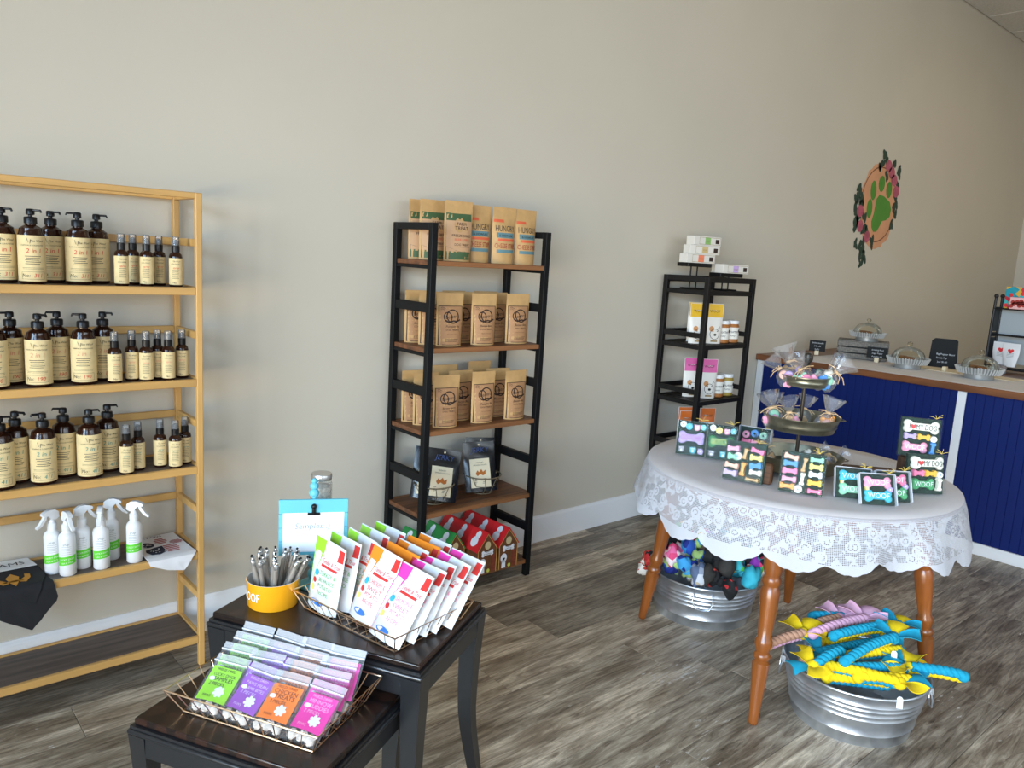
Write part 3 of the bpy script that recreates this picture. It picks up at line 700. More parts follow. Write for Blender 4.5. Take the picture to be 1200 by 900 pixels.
# gable boxes shaped like dog houses on the bottom shelf
m_hred = M('red box roof', '#D3262C', .4); m_hgrn = M('green box roof', '#2F8A44', .4); m_hbrn = M('brown box front', '#6B4326', .5, noise_=(60, .3)); m_hbrick = M('brick red box side', '#7E3A26', .5, noise_=(70, .3))
m_htrim = M('gold trim print', '#E0B060', .5); m_snow = M('snow white print', '#E6EAF2', .5); m_hgreen2 = M('wreath print', '#C9B78C', .5)
def house(roofm, kind):
    w, dp, e, a = .113, .100, .112, .190
    t = thing('dog_house_box', 'x', 'gift box', group=kind)
    b = MB(); pts = [(-w/2, 0), (w/2, 0), (w/2, e), (0, a), (-w/2, e)]
    b.prism(pts, lambda x, z: (x, 0, z), lambda x, z: (x, dp, z)); b.build('box', m_hbrn, t, 20)
    for s in (-1, 1):
        ro = MB()
        dx, dz = w/2, e-a; L = hypot(dx, dz); nx, nz = -dz/L*s, dx/L
        q = [(0, a), (s*(w/2+.004), e-.005)]
        vs = [(q[0][0]+nx*o_, y, q[0][1]+nz*o_) for y in (-.003, dp+.003) for o_ in (.0003, .003)] + [(q[1][0]+nx*o_, y, q[1][1]+nz*o_) for y in (-.003, dp+.003) for o_ in (.0003, .003)]
        ro.add(vs, [(0, 1, 3, 2), (4, 6, 7, 5), (0, 4, 5, 1), (2, 3, 7, 6), (1, 5, 7, 3), (0, 2, 6, 4)] if s > 0 else [(2, 3, 1, 0), (5, 7, 6, 4), (1, 5, 4, 0), (6, 7, 3, 2), (3, 7, 5, 1), (4, 6, 2, 0)])
        r_ = ro.build('roof_panel', roofm, t, 20)
        f = lambda u, v, s=s, nx=nx, nz=nz: (s*(w/2)*v+nx*.0036, u, a+(e-a)*v+nz*.0036)
        d = D2(); d.ell(dp*.5, .62, .022, .26); d.ell(dp*.46, .26, .016, .20); d.build('snowman_print', m_snow, r_, f)
    F = lambda u, v: (u, -.0012, v)
    d = D2().line([(-w/2+.003, 0), (-w/2+.003, e), (0, a-.006), (w/2-.003, e), (w/2-.003, 0)], .003); d.build('trim_print', m_htrim, t, F)
    D2().ell(0, .132, .017, .019).build('wreath_print', m_hgreen2, t, F)
    bn = D2().poly([(x, .096+y) for x, y in bone(.068, .03)]).build('bone_sign', m_snow, t, F)
    D2().text('MERRY', 0, .0995, h=.006).text('WOOFMAS', 0, .090, h=.006).build('lettering', m_ink, bn, lambda u, v: (u, -.0018, v))
    dg = D2().ell(-.026, .052, .019, .022); dg.poly([(-.038, .004), (-.014, .004), (-.016, .045), (-.036, .045)]); dg = dg.build('dog_print', m_snow, t, F)
    D2().poly([(-.026, .040), (-.018, .048), (-.022, .054), (-.026, .051), (-.030, .054), (-.034, .048)]).build('nose_print', m_blk, dg, lambda u, v: (u, -.0018, v))
    D2().ell(.008, .012, .009).build('ball_print', M('ball yellow print', '#C6CC58', .6), t, F)
    D2().rect(.022, .052, .006, .086).build('brick_print', m_hbrick, t, F)
    return t
hr = house(m_hred, 'red dog house gift boxes'); hg = house(m_hgrn, 'green dog house gift boxes'); z5 = TS_[4]+.0005
k = 0
for ci, x in enumerate((2.150, 2.2745)):
    for ri, y in enumerate((2.528, 2.636, 2.744)):
        o = hr if k == 0 else dup(hr); k += 1
        o.location = (x, y+.03, z5) if ri < 2 else (x, 2.742, z5); o.location.y = 2.532+ri*.1075 - (.002 if ri == 2 else 0)
        o['label'] = 'red roofed dog house box, %s of the %s column, bottom tower shelf' % (['front', 'middle', 'rear'][ri], ['middle', 'right'][ci])
k = 0
for ri, y in enumerate((2.600, 2.708)):
    o = hg if k == 0 else dup(hg); k += 1
    o.location = (2.020, y, z5); o.rotation_euler = (0, 0, R(-4 if ri else 5)); o['label'] = 'green roofed dog house box, %s of its column, bottom tower shelf' % ['front', 'rear'][ri]
o = dup(hg); o.location = (1.893, 2.70, z5); o.rotation_euler = (0, 0, R(3)); o['label'] = 'green roofed dog house box at the left end of the bottom tower shelf'

# ---------------------------------------------------------------- black nesting tables, turned to face the shop window
TA = R(-61.4); TO = Vector((.695, 1.905, 0)); TL = Vector((cos(TA), sin(TA), 0)); TB = Vector((-sin(TA), cos(TA), 0))
def tw_(x, b, z=0): return TO + TL*x + TB*b + Vector((0, 0, z))
m_ebony = M('black lacquered wood', (.012, .013, .015), .30, spec=.8)
m_top = bpy.data.materials.new('dark parquet table top'); m_top.use_nodes = True
nt = m_top.node_tree; bs = nt.nodes['Principled BSDF']; tc = nt.nodes.new('ShaderNodeTexCoord'); mp = nt.nodes.new('ShaderNodeMapping'); ck = nt.nodes.new('ShaderNodeTexChecker')
mp.inputs['Rotation'].default_value = (0, 0, R(45)); mp.inputs['Location'].default_value = (0, 0, .013); ck.inputs['Scale'].default_value = 26; ck.inputs['Color1'].default_value = (.030, .013, .009, 1); ck.inputs['Color2'].default_value = (.013, .008, .007, 1)
nt.links.new(tc.outputs['Object'], mp.inputs[0]); nt.links.new(mp.outputs[0], ck.inputs[0]); nt.links.new(ck.outputs[0], bs.inputs['Base Color']); bs.inputs['Roughness'].default_value = .27
def bev(o, w):
    m = o.modifiers.new('edge', 'BEVEL'); m.width = w; m.segments = 3; return o
def nest_table(name, label, x0, x1, b0, b1, h, leg):
    t = thing(name, label, 'table', TO, TA)
    bev(MB().cbox(x0, x1, b0, b1, h-.016, h, 0).build('table_top', m_top, t), .004)
    MB().cbox(x0-.006, x1+.006, b0-.006, b1+.006, h-.024, h-.0165, 0).build('top_moulding', m_ebony, t)
    bev(MB().cbox(x0-.012, x1+.012, b0-.012, b1+.012, h-.036, h-.0245, 0).build('ledge', m_ebony, t), .005)
    a = h-.085
    for (p, q) in (((x0+.035, b0-.006), (x1-.035, b0+.014)), ((x0+.035, b1-.014), (x1-.035, b1+.006))):
        MB().cbox(p[0], q[0], p[1], q[1], a, h-.037, .002).build('apron', m_ebony, t)
    for xa in (x0-.006, x1-.014): MB().cbox(xa, xa+.02, b0+.035, b1-.035, a, h-.037, .002).build('apron', m_ebony, t)
    for sx, X in ((1, x0-.009), (-1, x1+.009)):
        for sb, Bk in ((1, b0-.009), (-1, b1+.009)):
            m = MB(); vs = []; n = 9
            for i in range(n+1):
                k = i/n; z = (h-.037)*(1-k)
                w = leg*(1-.45*k); s = .010*sin(k*pi*.95) - .014*max(0, k-.6)/.4
                for cx, cb in ((0, 0), (w, 0), (w, w), (0, w)): vs.append((X+sx*(cx+s), Bk+sb*(cb+s), z))
            fs = [(4*i+j, 4*i+(j+1) % 4, 4*i+4+(j+1) % 4, 4*i+4+j) for i in range(n) for j in range(4)] + [(0, 1, 2, 3), (4*n+3, 4*n+2, 4*n+1, 4*n)]
            m.add(vs, fs if sx*sb < 0 else [f[::-1] for f in fs]); m.build('leg', m_ebony, t, 35)
    return t
nest_table('nesting_table', 'taller black nesting table holding the yellow bowl and standing treat bags', 0, .6, 0, .38, .545, .052)
nest_table('nesting_table', 'lower black nesting table pulled out under the basket of sample packets', .06, .54, -.315, .05, .445, .045)
ZU, ZL = .5455, .4455

# gold wire baskets
m_goldw = M('rose gold wire', (.80, .56, .36), .28, metal=1)
def rect_basket(name, label, loc, rz, w, d, h, fl, nx, nb, sides=('f', 'b', 'l', 'r')):
    """w x d is the rim; the base is smaller by fl on every side"""
    t = thing(name, label, 'basket', loc, rz)
    W2, D2_ = w/2, d/2; w0, d0 = W2-fl, D2_-fl; r = .0014
    MB().tube([(-W2, -D2_, h), (W2, -D2_, h), (W2, D2_, h), (-W2, D2_, h)], .0022, 6, True).build('rim', m_goldw, t)
    MB().tube([(-w0, -d0, .003), (w0, -d0, .003), (w0, d0, .003), (-w0, d0, .003)], .0019, 6, True).build('base_frame', m_goldw, t)
    for i in range(1, nx):
        k = -1+2*i/nx
        MB().tube([(W2*k, -D2_, h), (w0*k, -d0, .003), (w0*k, d0, .003), (W2*k, D2_, h)], r, 5).build('wire', m_goldw, t)
    for i in range(1, nb):
        k = -1+2*i/nb
        MB().tube([(-W2, D2_*k, h), (-w0, d0*k, .0045), (w0, d0*k, .0045), (W2, D2_*k, h)], r, 5).build('wire', m_goldw, t)
    for sx in (-1, 1):
        for sb in (-1, 1): MB().tube([(W2*sx, D2_*sb, h), (w0*sx, d0*sb, .003)], r*1.2, 5).build('corner_wire', m_goldw, t)
    return t
B1R = TA+R(-17); B1 = tw_(.392, .190, ZU)
b1 = rect_basket('wire_basket', 'gold wire basket of white treat bags on the taller black table', B1, B1R, .385, .285, .052, .022, 11, 7)
B2R = TA; B2 = tw_(.312, -.150, ZL)
b2 = rect_basket('wire_basket', 'gold wire basket of coloured sample packets on the lower black table', B2, B2R, .400, .262, .060, .028, 11, 7)
def in_basket(o, B, rz, x, b, z, lean, roll=0, yaw=0):
    m = Matrix.Translation(B) @ Matrix.Rotation(rz, 4, 'Z') @ Matrix.Translation((x, b, z)) @ Matrix.Rotation(R(yaw), 4, 'Z') @ Matrix.Rotation(R(-lean), 4, 'X') @ Matrix.Rotation(R(roll), 4, 'Y')
    o.location = m.to_translation(); o.rotation_euler = m.to_euler()

# white stand-up treat bags
m_wbag = M('white glossy bag', (.70, .71, .72), .3); m_tred = M('red bag print', '#C8322F', .45); m_pinkp = M('pink bag', '#F23FA8', .35); m_orgp = M('orange bag', '#F58A1E', .35); m_grnp = M('lime bag', '#97D82F', .35)
m_bl = M('sky blue dot', '#35A9CF', .4); m_yl = M('yellow dot', '#E4DE6A', .4); m_bl2 = M('blue oval print', '#3B78C9', .4)
def tender_bag(key, cm, l1, l2, l3, lm, bm=None):
    P = Pouch(.122, .188, .038, wb=.97, flat=.86)
    t = thing('treat_bag', 'x', 'treat bag', group='%s edged white treat bags in the upper gold basket' % key)
    P.body('bag', bm or m_wbag, t)
    g = D2().poly([(-.060, .002), (-.046, .002), (-.036, .06), (-.026, .13), (-.020, .150), (-.060, .150)]); 
    g = D2()
    for j in range(10):
        a0 = .003+j*.0147; f = lambda v: -.044+.026*(v/.15)**1.4
        g.add([(-.0595, a0), (f(a0), a0), (f(a0+.0147), a0+.0147), (-.0595, a0+.0147)], [(0, 1, 2, 3)])
    g.build('side_panel', cm, t, P.on(.0005))
    P.panel('top_corner', cm, t, -.0605, -.016, .150, .1845, .0008, 4, 2)
    P.panel('corner_tag', m_tred, t, .038, .058, .148, .180, .0008, 3, 2)
    d = D2().text('Tender & True', .0185, .128, h=.0125, w=.068, slant=.2); d.build('brand_lettering', m_tred, t, P.on(.0010))
    d = D2().rect(-.014, .046, .118, .125, 6, 1); d.build('ribbon', m_tred, t, P.on(.0010))
    d = D2().text(l1, .018, .097, h=.0115, w=.056).text(l2, .018, .080, h=.0115, w=.052).text(l3, .016, .063, h=.0115, w=.050).text('RECIPE', .012, .046, h=.0105, w=.040)
    d.build('flavour_lettering', lm, t, P.on(.0010))
    D2().ell(-.022, .098, .0085).build('round_badge', m_bl, t, P.on(.0012)); D2().ell(-.026, .076, .0075).build('round_badge', m_tred, t, P.on(.0012)); D2().ell(-.030, .055, .008).build('round_badge', m_yl, t, P.on(.0012))
    D2().ell(-.002, .022, .024, .008).build('oval_badge', m_bl2, t, P.on(.0010))
    return t
KIND = [('green', tender_bag('lime', m_grnp, 'TURKEY &', 'BROWN RICE', 'POTATO', M('green bag print', '#5FA657', .5))),
        ('orange', tender_bag('orange', m_orgp, 'CHICKEN &', 'SWEET', 'POTATO', M('rust bag print', '#D9605A', .5))),
        ('pink', tender_bag('pink', m_pinkp, 'SALMON &', 'SWEET', 'POTATO', M('rose bag print', '#E77AA0', .5)))]
br = random.Random(21)
ORB = tender_bag('orange', m_orgp, 'CHICKEN &', 'SWEET', 'POTATO', M('rust bag print', '#D9605A', .5), m_orgp)
YB0 = [-.098, -.070, -.104]; STP = [.0395, .0375, .0405]
CX = [-.122, .004, .120]; LEAN = [(14, 17, 20, 24, 28), (22, 24, 26, 28, 30), (31, 32, 33, 33, 34)]
RN = ['front', 'second', 'third', 'fourth', 'rearmost']
for c in range(3):
    nrow = 5
    for r_ in range(nrow):
        o = KIND[c][1] if r_ == 0 else ORB if (c == 1 and r_ == 1) else dup(ORB if (c == 1 and r_ == 3) else KIND[c][1])
        in_basket(o, B1, B1R, CX[c]+br.uniform(-.006, .006)+.003*r_, YB0[c]+r_*STP[c], .007, LEAN[c][r_]-10*(c == 0), roll=[5, 4, 2][c]+br.uniform(-2, 2), yaw=br.uniform(-4, 4)-3)
        o['label'] = '%s %s treat bag of the %s column in the upper gold basket' % (RN[r_], 'all orange' if c == 1 and r_ in (1, 3) else KIND[c][0]+' edged white', KIND[c][0])

# zip sample packets
m_zip = film('clear zip bag', (.99, .99, 1), .05, .2, .35); m_zipt = film('frosted zip top', (.98, .98, 1), .26, .2, .4); m_kib = M('freeze dried chunks', '#E2D6C8', .8, noise_=(90, .25))
m_purp = M('purple card', '#A259C4', .5); m_lime = M('lime card', '#9BE02B', .5); m_orgc = M('orange card', '#FB8420', .5); m_magc = M('magenta card', '#EE2FA6', .5)
def sample(key, cm, l1, l2, inkm):
    t = thing('sample_packet', 'x', 'treat packet', group='%s sample packets in the lower gold basket' % key)
    w, h = .090, .140
    P = Pouch(w, h, .022, wb=.96, flat=.55)
    P.body('zip_bag', m_zip, t, 8, 8, 0, .85); P.body('zip_top', m_zipt, t, 8, 3, .85, 1)
    MB().tube([(-w/2, -.0025, .122), (w/2, -.0025, .122)], .0016, 5).build('zip_strip', M('zip strip', (.75, .78, .82), .3), t)
    Q = Pouch(w*.92, h, .016, wb=.97, flat=.55)
    cd_ = MB(); vf = lambda o_: (lambda a, b: Q.front((a*2-1)*Q.half(.03)*.95, .028+.082*b, o_-.0016))
    cd_.grid(vf(.0006), 6, 8); cd_.grid(vf(-.0002), 6, 8, True); cd_ = cd_.build('card', cm, t)
    on = lambda u, v: Q.front(u, v, -.0002)
    d = D2().text('FREEZE DRIED', 0, .101, w=.05).text(l1, .002, .0885, w=.058).text(l2, .004, .077, w=.05).text('2 PIECES', -.006, .065, w=.04).build('lettering', inkm, cd_, on)
    d = D2().ell(-.026, .080, .008, .005).ell(.012, .052, .010); 
    for k in range(7): d.ell(.012+.010*cos(k*.9), .052+.010*sin(k*.9), .004, n=8)
    d.build('badge', m_wprint, cd_, on)
    D2().text('PAWS', -.012, .036, h=.006).build('footer_lettering', inkm, cd_, on)
    k2 = random.Random(5)
    for k in range(3):
        m = MB(); m.ball((-.024+.024*k, -.0012, .0150+.003*(k % 2)), .0128, 8, 6, (1, .58, .92)); m.v = [tuple(c+k2.uniform(-.0022, .0022) for c in v) for v in m.v]; m.build('treat_chunk', m_kib, t)
    return t
SK = [('lime', sample('lime', m_lime, 'LUCKY DUCK', 'SAMPLES', m_ink)), ('purple', sample('purple', m_purp, 'PAWS MEAN', 'LAMB BITES', M('lilac ink', '#E4C9F0', .5))),
      ('orange', sample('orange', m_orgc, 'CHICKEN', 'TREATS', M('brown ink', '#8A3A10', .5))), ('magenta', sample('magenta', m_magc, 'MINNOW', 'BUDDIES', M('pink ink', '#F9B4DF', .5)))]
for c in range(4):
    for r_ in range(4):
        o = SK[c][1] if r_ == 0 else dup(SK[c][1])
        in_basket(o, B2, B2R, -.125+.084*c+br.uniform(-.004, .004), -.098+r_*.043, .006+.001*r_, (55, 49, 42, 33)[r_], roll=br.uniform(-3, 3), yaw=br.uniform(-6, 6))
        o['label'] = '%s sample packet of the %s card column in the lower gold basket' % (['front', 'second', 'third', 'rearmost'][r_], SK[c][0])

# yellow bowl with pens
m_ybowl = M('glossy mustard glaze', '#F2A81E', .18, coat=.5); m_wglaze = M('white glaze', (.80, .80, .78), .2)
BC = Vector((.846, 1.874, ZU))
t = thing('pet_bowl', 'round mustard yellow ceramic dog bowl with white inside, full of pens', 'bowl', BC)
MB().lathe([(.001, .0), (.064, .0), (.0665, .004), (.0695, .070), (.0700, .0715), (.0690, .0725)], 40, caps=False).build('outside', m_ybowl, t)
MB().lathe([(.0690, .0726), (.0680, .0730), (.0665, .0715), (.0640, .010), (.058, .006), (.001, .006)], 40, caps=False).build('inside', m_wglaze, t)
D2().text('WOOF', 0, .026, h=.024, w=.072).build('lettering', m_wprint, t, (lambda f: (lambda u, v: tuple(Matrix.Rotation(R(-84), 3, 'Z') @ Vector(f(u, v)))))(cyl(.0692)))
m_silver = M('silver pen metal', (.55, .54, .53), .3, metal=.85); m_pen2 = M('grey pen barrel', '#A39A90', .35, metal=.3)
def pen():
    t = thing('pen', 'x', 'pen', group='silver pens standing in the yellow bowl')
    MB().lathe([(.0005, 0), (.0015, .004), (.0054, .016), (.0054, .105), (.0044, .106)], 10).build('barrel', m_pen2, t)
    MB().lathe([(.0044, .105), (.0050, .108), (.0050, .119), (.0030, .122), (.0022, .122)], 10).build('cap', m_silver, t)
    b = MB().ball((.003, -.001, .1255), .0052, 8, 6); b.build('charm', m_silver, t)
    MB().ball((.001, 0, .1325), .0030, 6, 5).build('button', m_blk, t)
    MB().bar((.0055, 0, .075), (.0055, 0, .118), .003, .0012, .0004).build('clip', m_silver, t)
    return t
pp = pen()
PLC = [(-.046, .012, -10, 6), (-.040, .030, -4, -6), (-.028, -.012, -7, 9), (-.020, .026, -2, -8), (-.008, -.020, 4, 8), (-.004, .034, 3, -9), (.010, -.006, 28, 2), (.016, .022, 8, -5), (.026, -.022, 20, 6), (.032, .012, 16, 0), (.040, .030, 14, -5), (.046, -.008, 24, 3), (.008, .008, -16, 3), (-.034, -.004, -14, 2), (-.014, .006, 6, 4), (.022, .034, 12, -8), (.036, -.014, 30, -4), (-.022, .040, -8, -10), (.002, -.034, 2, 12)]
for i, (x, y, a, c_) in enumerate(PLC):
    o = pp if i == 0 else dup(pp)
    o.scale = (1.12, 1.12, 1.0)
    m = Matrix.Translation(BC) @ Matrix.Rotation(R(-24), 4, 'Z') @ Matrix.Translation((x*.72, y*.72, .007)) @ Matrix.Rotation(R(a), 4, 'Y') @ Matrix.Rotation(R(c_), 4, 'X')
    o.location = m.to_translation(); o.rotation_euler = m.to_euler()
    o['label'] = 'silver grey pen standing among the others in the yellow bowl'
# turquoise sign stand with clipped paper
m_turq = M('turquoise paint', '#66BDD0', .5, noise_=(6, .06)); m_sheet = M('white paper', (.85, .86, .88), .8); m_pencil = M('pencil grey', '#8C97A2', .8)
SC = Vector((.982, 1.915, ZU)); SR = R(-27)
t = thing('sign_stand', 'turquoise wooden sign stand with a clipped white paper reading Samples', 'sign', SC, SR)
MB().lathe([(.040, 0), (.040, .006), (.034, .010), (.014, .014), (.010, .018)], 22).build('base', m_turq, t)
for z, r_ in ((.030, .016), (.058, .014), (.082, .013)): MB().ball((0, .012, z), r_, 14, 8).build('bead', m_turq, t)
MB().tube([(0, .012, .012), (0, .012, .29)], .007, 10).build('post', m_turq, t)
for z, r_ in ((.268, .014), (.288, .0125), (.303, .008)): MB().ball((0, .012, z), r_, 14, 8).build('bead', m_turq, t)
for i in range(4): MB().cbox(-.094, .094, -.004, .004, .092+i*.0405, .092+(i+1)*.0405-.0006, .0012).build('board', m_turq, t)
pa = MB().cbox(-.083, .083, -.0056, -.0046, .102, .216, 0).build('paper', m_sheet, t)
D2().text('Samples :)', -.004, .170, h=.017, slant=.15).build('handwriting', m_pencil, pa, lambda u, v: (u, -.0062, v))
MB().cbox(-.017, .017, -.010, .006, .209, .216, .001).build('clip', m_blk, t)
cl = MB().ball((0, -.008, .235), .0075, 12, 8); cl.tube([(0, -.007, .214), (0, -.009, .225), (0, -.008, .232)], .0055, 8); cl.build('clip_knob', m_blk, t)
# jar behind the sign on a small pedestal
JC = SC + Matrix.Rotation(SR, 3, 'Z') @ Vector((.020, .080, 0))
t = thing('pedestal', 'small turquoise pedestal hidden behind the sign, holding a glass jar', 'stand', JC)
MB().lathe([(.034, 0), (.034, .006), (.012, .014), (.010, .10), (.012, .19), (.034, .198), (.034, .205)], 20).build('column', m_turq, t)
m_jarg = film('jar glass', (.98, 1, 1), .08, .05, .4); m_zinc = M('zinc lid', (.62, .61, .60), .35, metal=.9); m_beads = M('pale beads', '#CFC8BE', .6, noise_=(120, .4))
t = thing('jar', 'small glass jar with a silver screw lid behind the turquoise sign', 'jar', JC+Vector((0, 0, .2055)))
MB().lathe([(.001, 0), (.029, 0), (.031, .004), (.031, .070), (.027, .080), (.026, .088)], 24).build('glass', m_jarg, t)
MB().lathe([(.001, .003), (.028, .003), (.028, .062), (.020, .066), (.001, .066)], 20).build('contents', m_beads, t)
MB().lathe([(.029, .082), (.0295, .083), (.0295, .098), (.028, .1), (.001, .1)], 24).build('lid', m_zinc, t)

# ---------------------------------------------------------------- round table with a lace cloth
m_oak = M('honey stained wood', '#8E4E1C', .30, noise_=(9, .35), stretch=(3, 3, .35), coat=.3)
TC = Vector((2.752, 1.440, 0)); TZ = .752; TR = .553
tb = thing('round_table', 'round wooden table with turned legs under a white lace tablecloth', 'table', TC)
MB().lathe([(.001, TZ-.028), (TR-.012, TZ-.028), (TR, TZ-.020), (TR, TZ-.008), (TR-.008, TZ), (.001, TZ)], 64).build('table_top', m_oak, tb)
MB().lathe([(.40, .640), (.40, .723), (.38, .723), (.38, .640), (.40, .640)], 48, caps=False).build('apron', m_oak, tb)
LEGP = [(.012, 0), (.015, .008), (.0155, .035), (.020, .11), (.025, .185), (.0265, .21), (.020, .219), (.026, .228), (.026, .238), (.019, .248), (.0265, .272), (.0265, .286), (.0205, .298), (.0235, .34), (.0285, .42), (.0295, .452), (.0235, .470), (.0285, .482), (.0285, .494), (.0235, .505), (.030, .530), (.0325, .58), (.0325, .735)]
for fx, fy in ((2.542, 1.947), (2.244, 1.220), (2.968, .945), (3.240, 1.664)):
    f = Vector((fx, fy, 0))-TC; top = Vector((f.x*.80, f.y*.80, .735)); ax = (top-f).normalized()
    q = Vector((0, 0, 1)).rotation_difference(ax).to_matrix().to_4x4()
    lg = MB().lathe([(r_*1.10, z_) for r_, z_ in LEGP], 20, Matrix.Translation(f) @ q).build('leg', m_oak, tb)
    MB().lathe([(.0125, -.0005), (.0150, .004), (.0153, .010), (.0150, .014)], 16, Matrix.Translation(f) @ q).build('foot_cap', m_blk, lg)
# lace cloth
def lace(name, drop):
    m = bpy.data.materials.new(name); m.use_nodes = True; nt = m.node_tree; N_ = nt.nodes.new; L_ = nt.links.new
    bs = nt.nodes['Principled BSDF']; out = nt.nodes['Material Output']
    bs.inputs['Base Color'].default_value = (.70, .715, .77, 1) if drop else (.93, .90, .91, 1); bs.inputs['Roughness'].default_value = .9; bs.inputs['Specular IOR Level'].default_value = .1  # blue skylight put into the drop's colour, the dimly lit top painted lighter
    uv = N_('ShaderNodeUVMap')
    def math(op, a, b=None, c=None):
        n = N_('ShaderNodeMath'); n.operation = op
        for i, x in enumerate((a, b, c)):
            if x is None: continue
            if isinstance(x, (int, float)): n.inputs[i].default_value = x
            else: L_(x, n.inputs[i])
        return n.outputs[0]
    sp = N_('ShaderNodeSeparateXYZ'); L_(uv.outputs[0], sp.inputs[0]); u, v = sp.outputs[0], sp.outputs[1]
    def net(p, thr):   # square holes of pitch p: 1 where there is a hole
        a = math('SINE', math('MULTIPLY', math('ADD', u, v), 2*pi/p)); b = math('SINE', math('MULTIPLY', math('SUBTRACT', u, v), 2*pi/p))
        return math('GREATER_THAN', math('MULTIPLY', a, b), thr)
    if drop:
        vo = N_('ShaderNodeTexVoronoi'); vo.voronoi_dimensions = '2D'; vo.inputs['Scale'].default_value = 19; L_(uv.outputs[0], vo.inputs['Vector'])
        dist = vo.outputs['Distance']
        rings = math('SINE', math('MULTIPLY', dist, 30)); 
        ns = N_('ShaderNodeTexNoise'); ns.inputs['Scale'].default_value = 40; ns.inputs['Detail'].default_value = 3; L_(uv.outputs[0], ns.inputs['Vector'])
        fill = math('LESS_THAN', dist, .40)
        solid = math('MULTIPLY', fill, math('GREATER_THAN', rings, -.35))
        leaf = math('GREATER_THAN', ns.outputs['Fac'], .55)
        solid = math('MAXIMUM', solid, leaf)
        hem = math('GREATER_THAN', v, .138)
        solid = math('MAXIMUM', solid, hem)
        hole = math('MULTIPLY', net(.0088, .05), math('SUBTRACT', 1, solid))
        fine = math('MULTIPLY', net(.0052, .35), math('MULTIPLY', solid, .35))
        hole = math('MAXIMUM', hole, fine)
        hole = math('MULTIPLY', hole, .85)
    else:
        st = math('GREATER_THAN', math('SINE', math('MULTIPLY', u, 2*pi/.012)), .45)
        hole = math('MAXIMUM', math('MULTIPLY', net(.0085, .42), .55), math('MULTIPLY', st, .03))
    tr = N_('ShaderNodeBsdfTransparent'); tl = N_('ShaderNodeBsdfTranslucent'); tl.inputs[0].default_value = (.8, .82, .88, 1)
    m0 = N_('ShaderNodeMixShader'); m0.inputs[0].default_value = .22; L_(bs.outputs[0], m0.inputs[1]); L_(tl.outputs[0], m0.inputs[2])
    mx = N_('ShaderNodeMixShader'); L_(hole, mx.inputs[0]); L_(m0.outputs[0], mx.inputs[1]); L_(tr.outputs[0], mx.inputs[2]); L_(mx.outputs[0], out.inputs[0])
    return m
CR = .562; CT = TZ+.0035; NS = 264; NT = 7; ND = 16
vs = []; uvs = []; fs = []; mi = []
for j in range(NT+1):
    r_ = .004+(CR-.004)*j/NT
    for i in range(NS):
        a = 2*pi*i/NS; x, y = r_*cos(a), r_*sin(a); vs.append((x, y, CT)); uvs.append((x, y))
def hemlen(a):
    sc_ = abs(sin(a*10+.5*sin(a*3))); big = .5+.5*sin(a*4+.9); sm_ = abs(sin(a*44))
    return .124+.040*sc_**.8+.026*big+.0045*sm_
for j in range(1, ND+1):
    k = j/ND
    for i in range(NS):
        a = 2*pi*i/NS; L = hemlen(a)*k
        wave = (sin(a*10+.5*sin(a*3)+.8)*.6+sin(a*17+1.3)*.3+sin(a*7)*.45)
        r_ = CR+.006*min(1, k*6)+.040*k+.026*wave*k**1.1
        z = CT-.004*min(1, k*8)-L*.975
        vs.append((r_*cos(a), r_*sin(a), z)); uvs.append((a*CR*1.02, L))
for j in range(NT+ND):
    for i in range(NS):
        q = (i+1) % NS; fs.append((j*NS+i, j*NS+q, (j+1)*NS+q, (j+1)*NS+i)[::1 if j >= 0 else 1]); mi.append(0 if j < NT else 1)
vs.append((0, 0, CT)); uvs.append((0, 0)); 
for i in range(NS): fs.append((len(vs)-1, i, (i+1) % NS)); mi.append(0)
me = bpy.data.meshes.new('tablecloth'); me.from_pydata(vs, [], fs)
uvl = me.uv_layers.new(name='UVMap')
for p in me.polygons:
    us = [uvs[vi] for vi in p.vertices]
    wrap = max(u[0] for u in us)-min(u[0] for u in us) > 1.5 and p.index >= NT*NS and p.index < (NT+ND)*NS
    for li, vi in zip(p.loop_indices, p.vertices):
        u_, v_ = uvs[vi]
        if wrap and u_ < 1: u_ += 2*pi*CR*1.02
        uvl.data[li].uv = (u_, v_)
    p.material_index = mi[p.index]; p.use_smooth = True
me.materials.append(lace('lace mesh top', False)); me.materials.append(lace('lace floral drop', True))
tcl = bpy.data.objects.new('tablecloth', me); col.objects.link(tcl); tcl.location = TC
tag(tcl, 'white lace tablecloth with scalloped hem draped over the round table', 'tablecloth')
ZT = CT+.0006

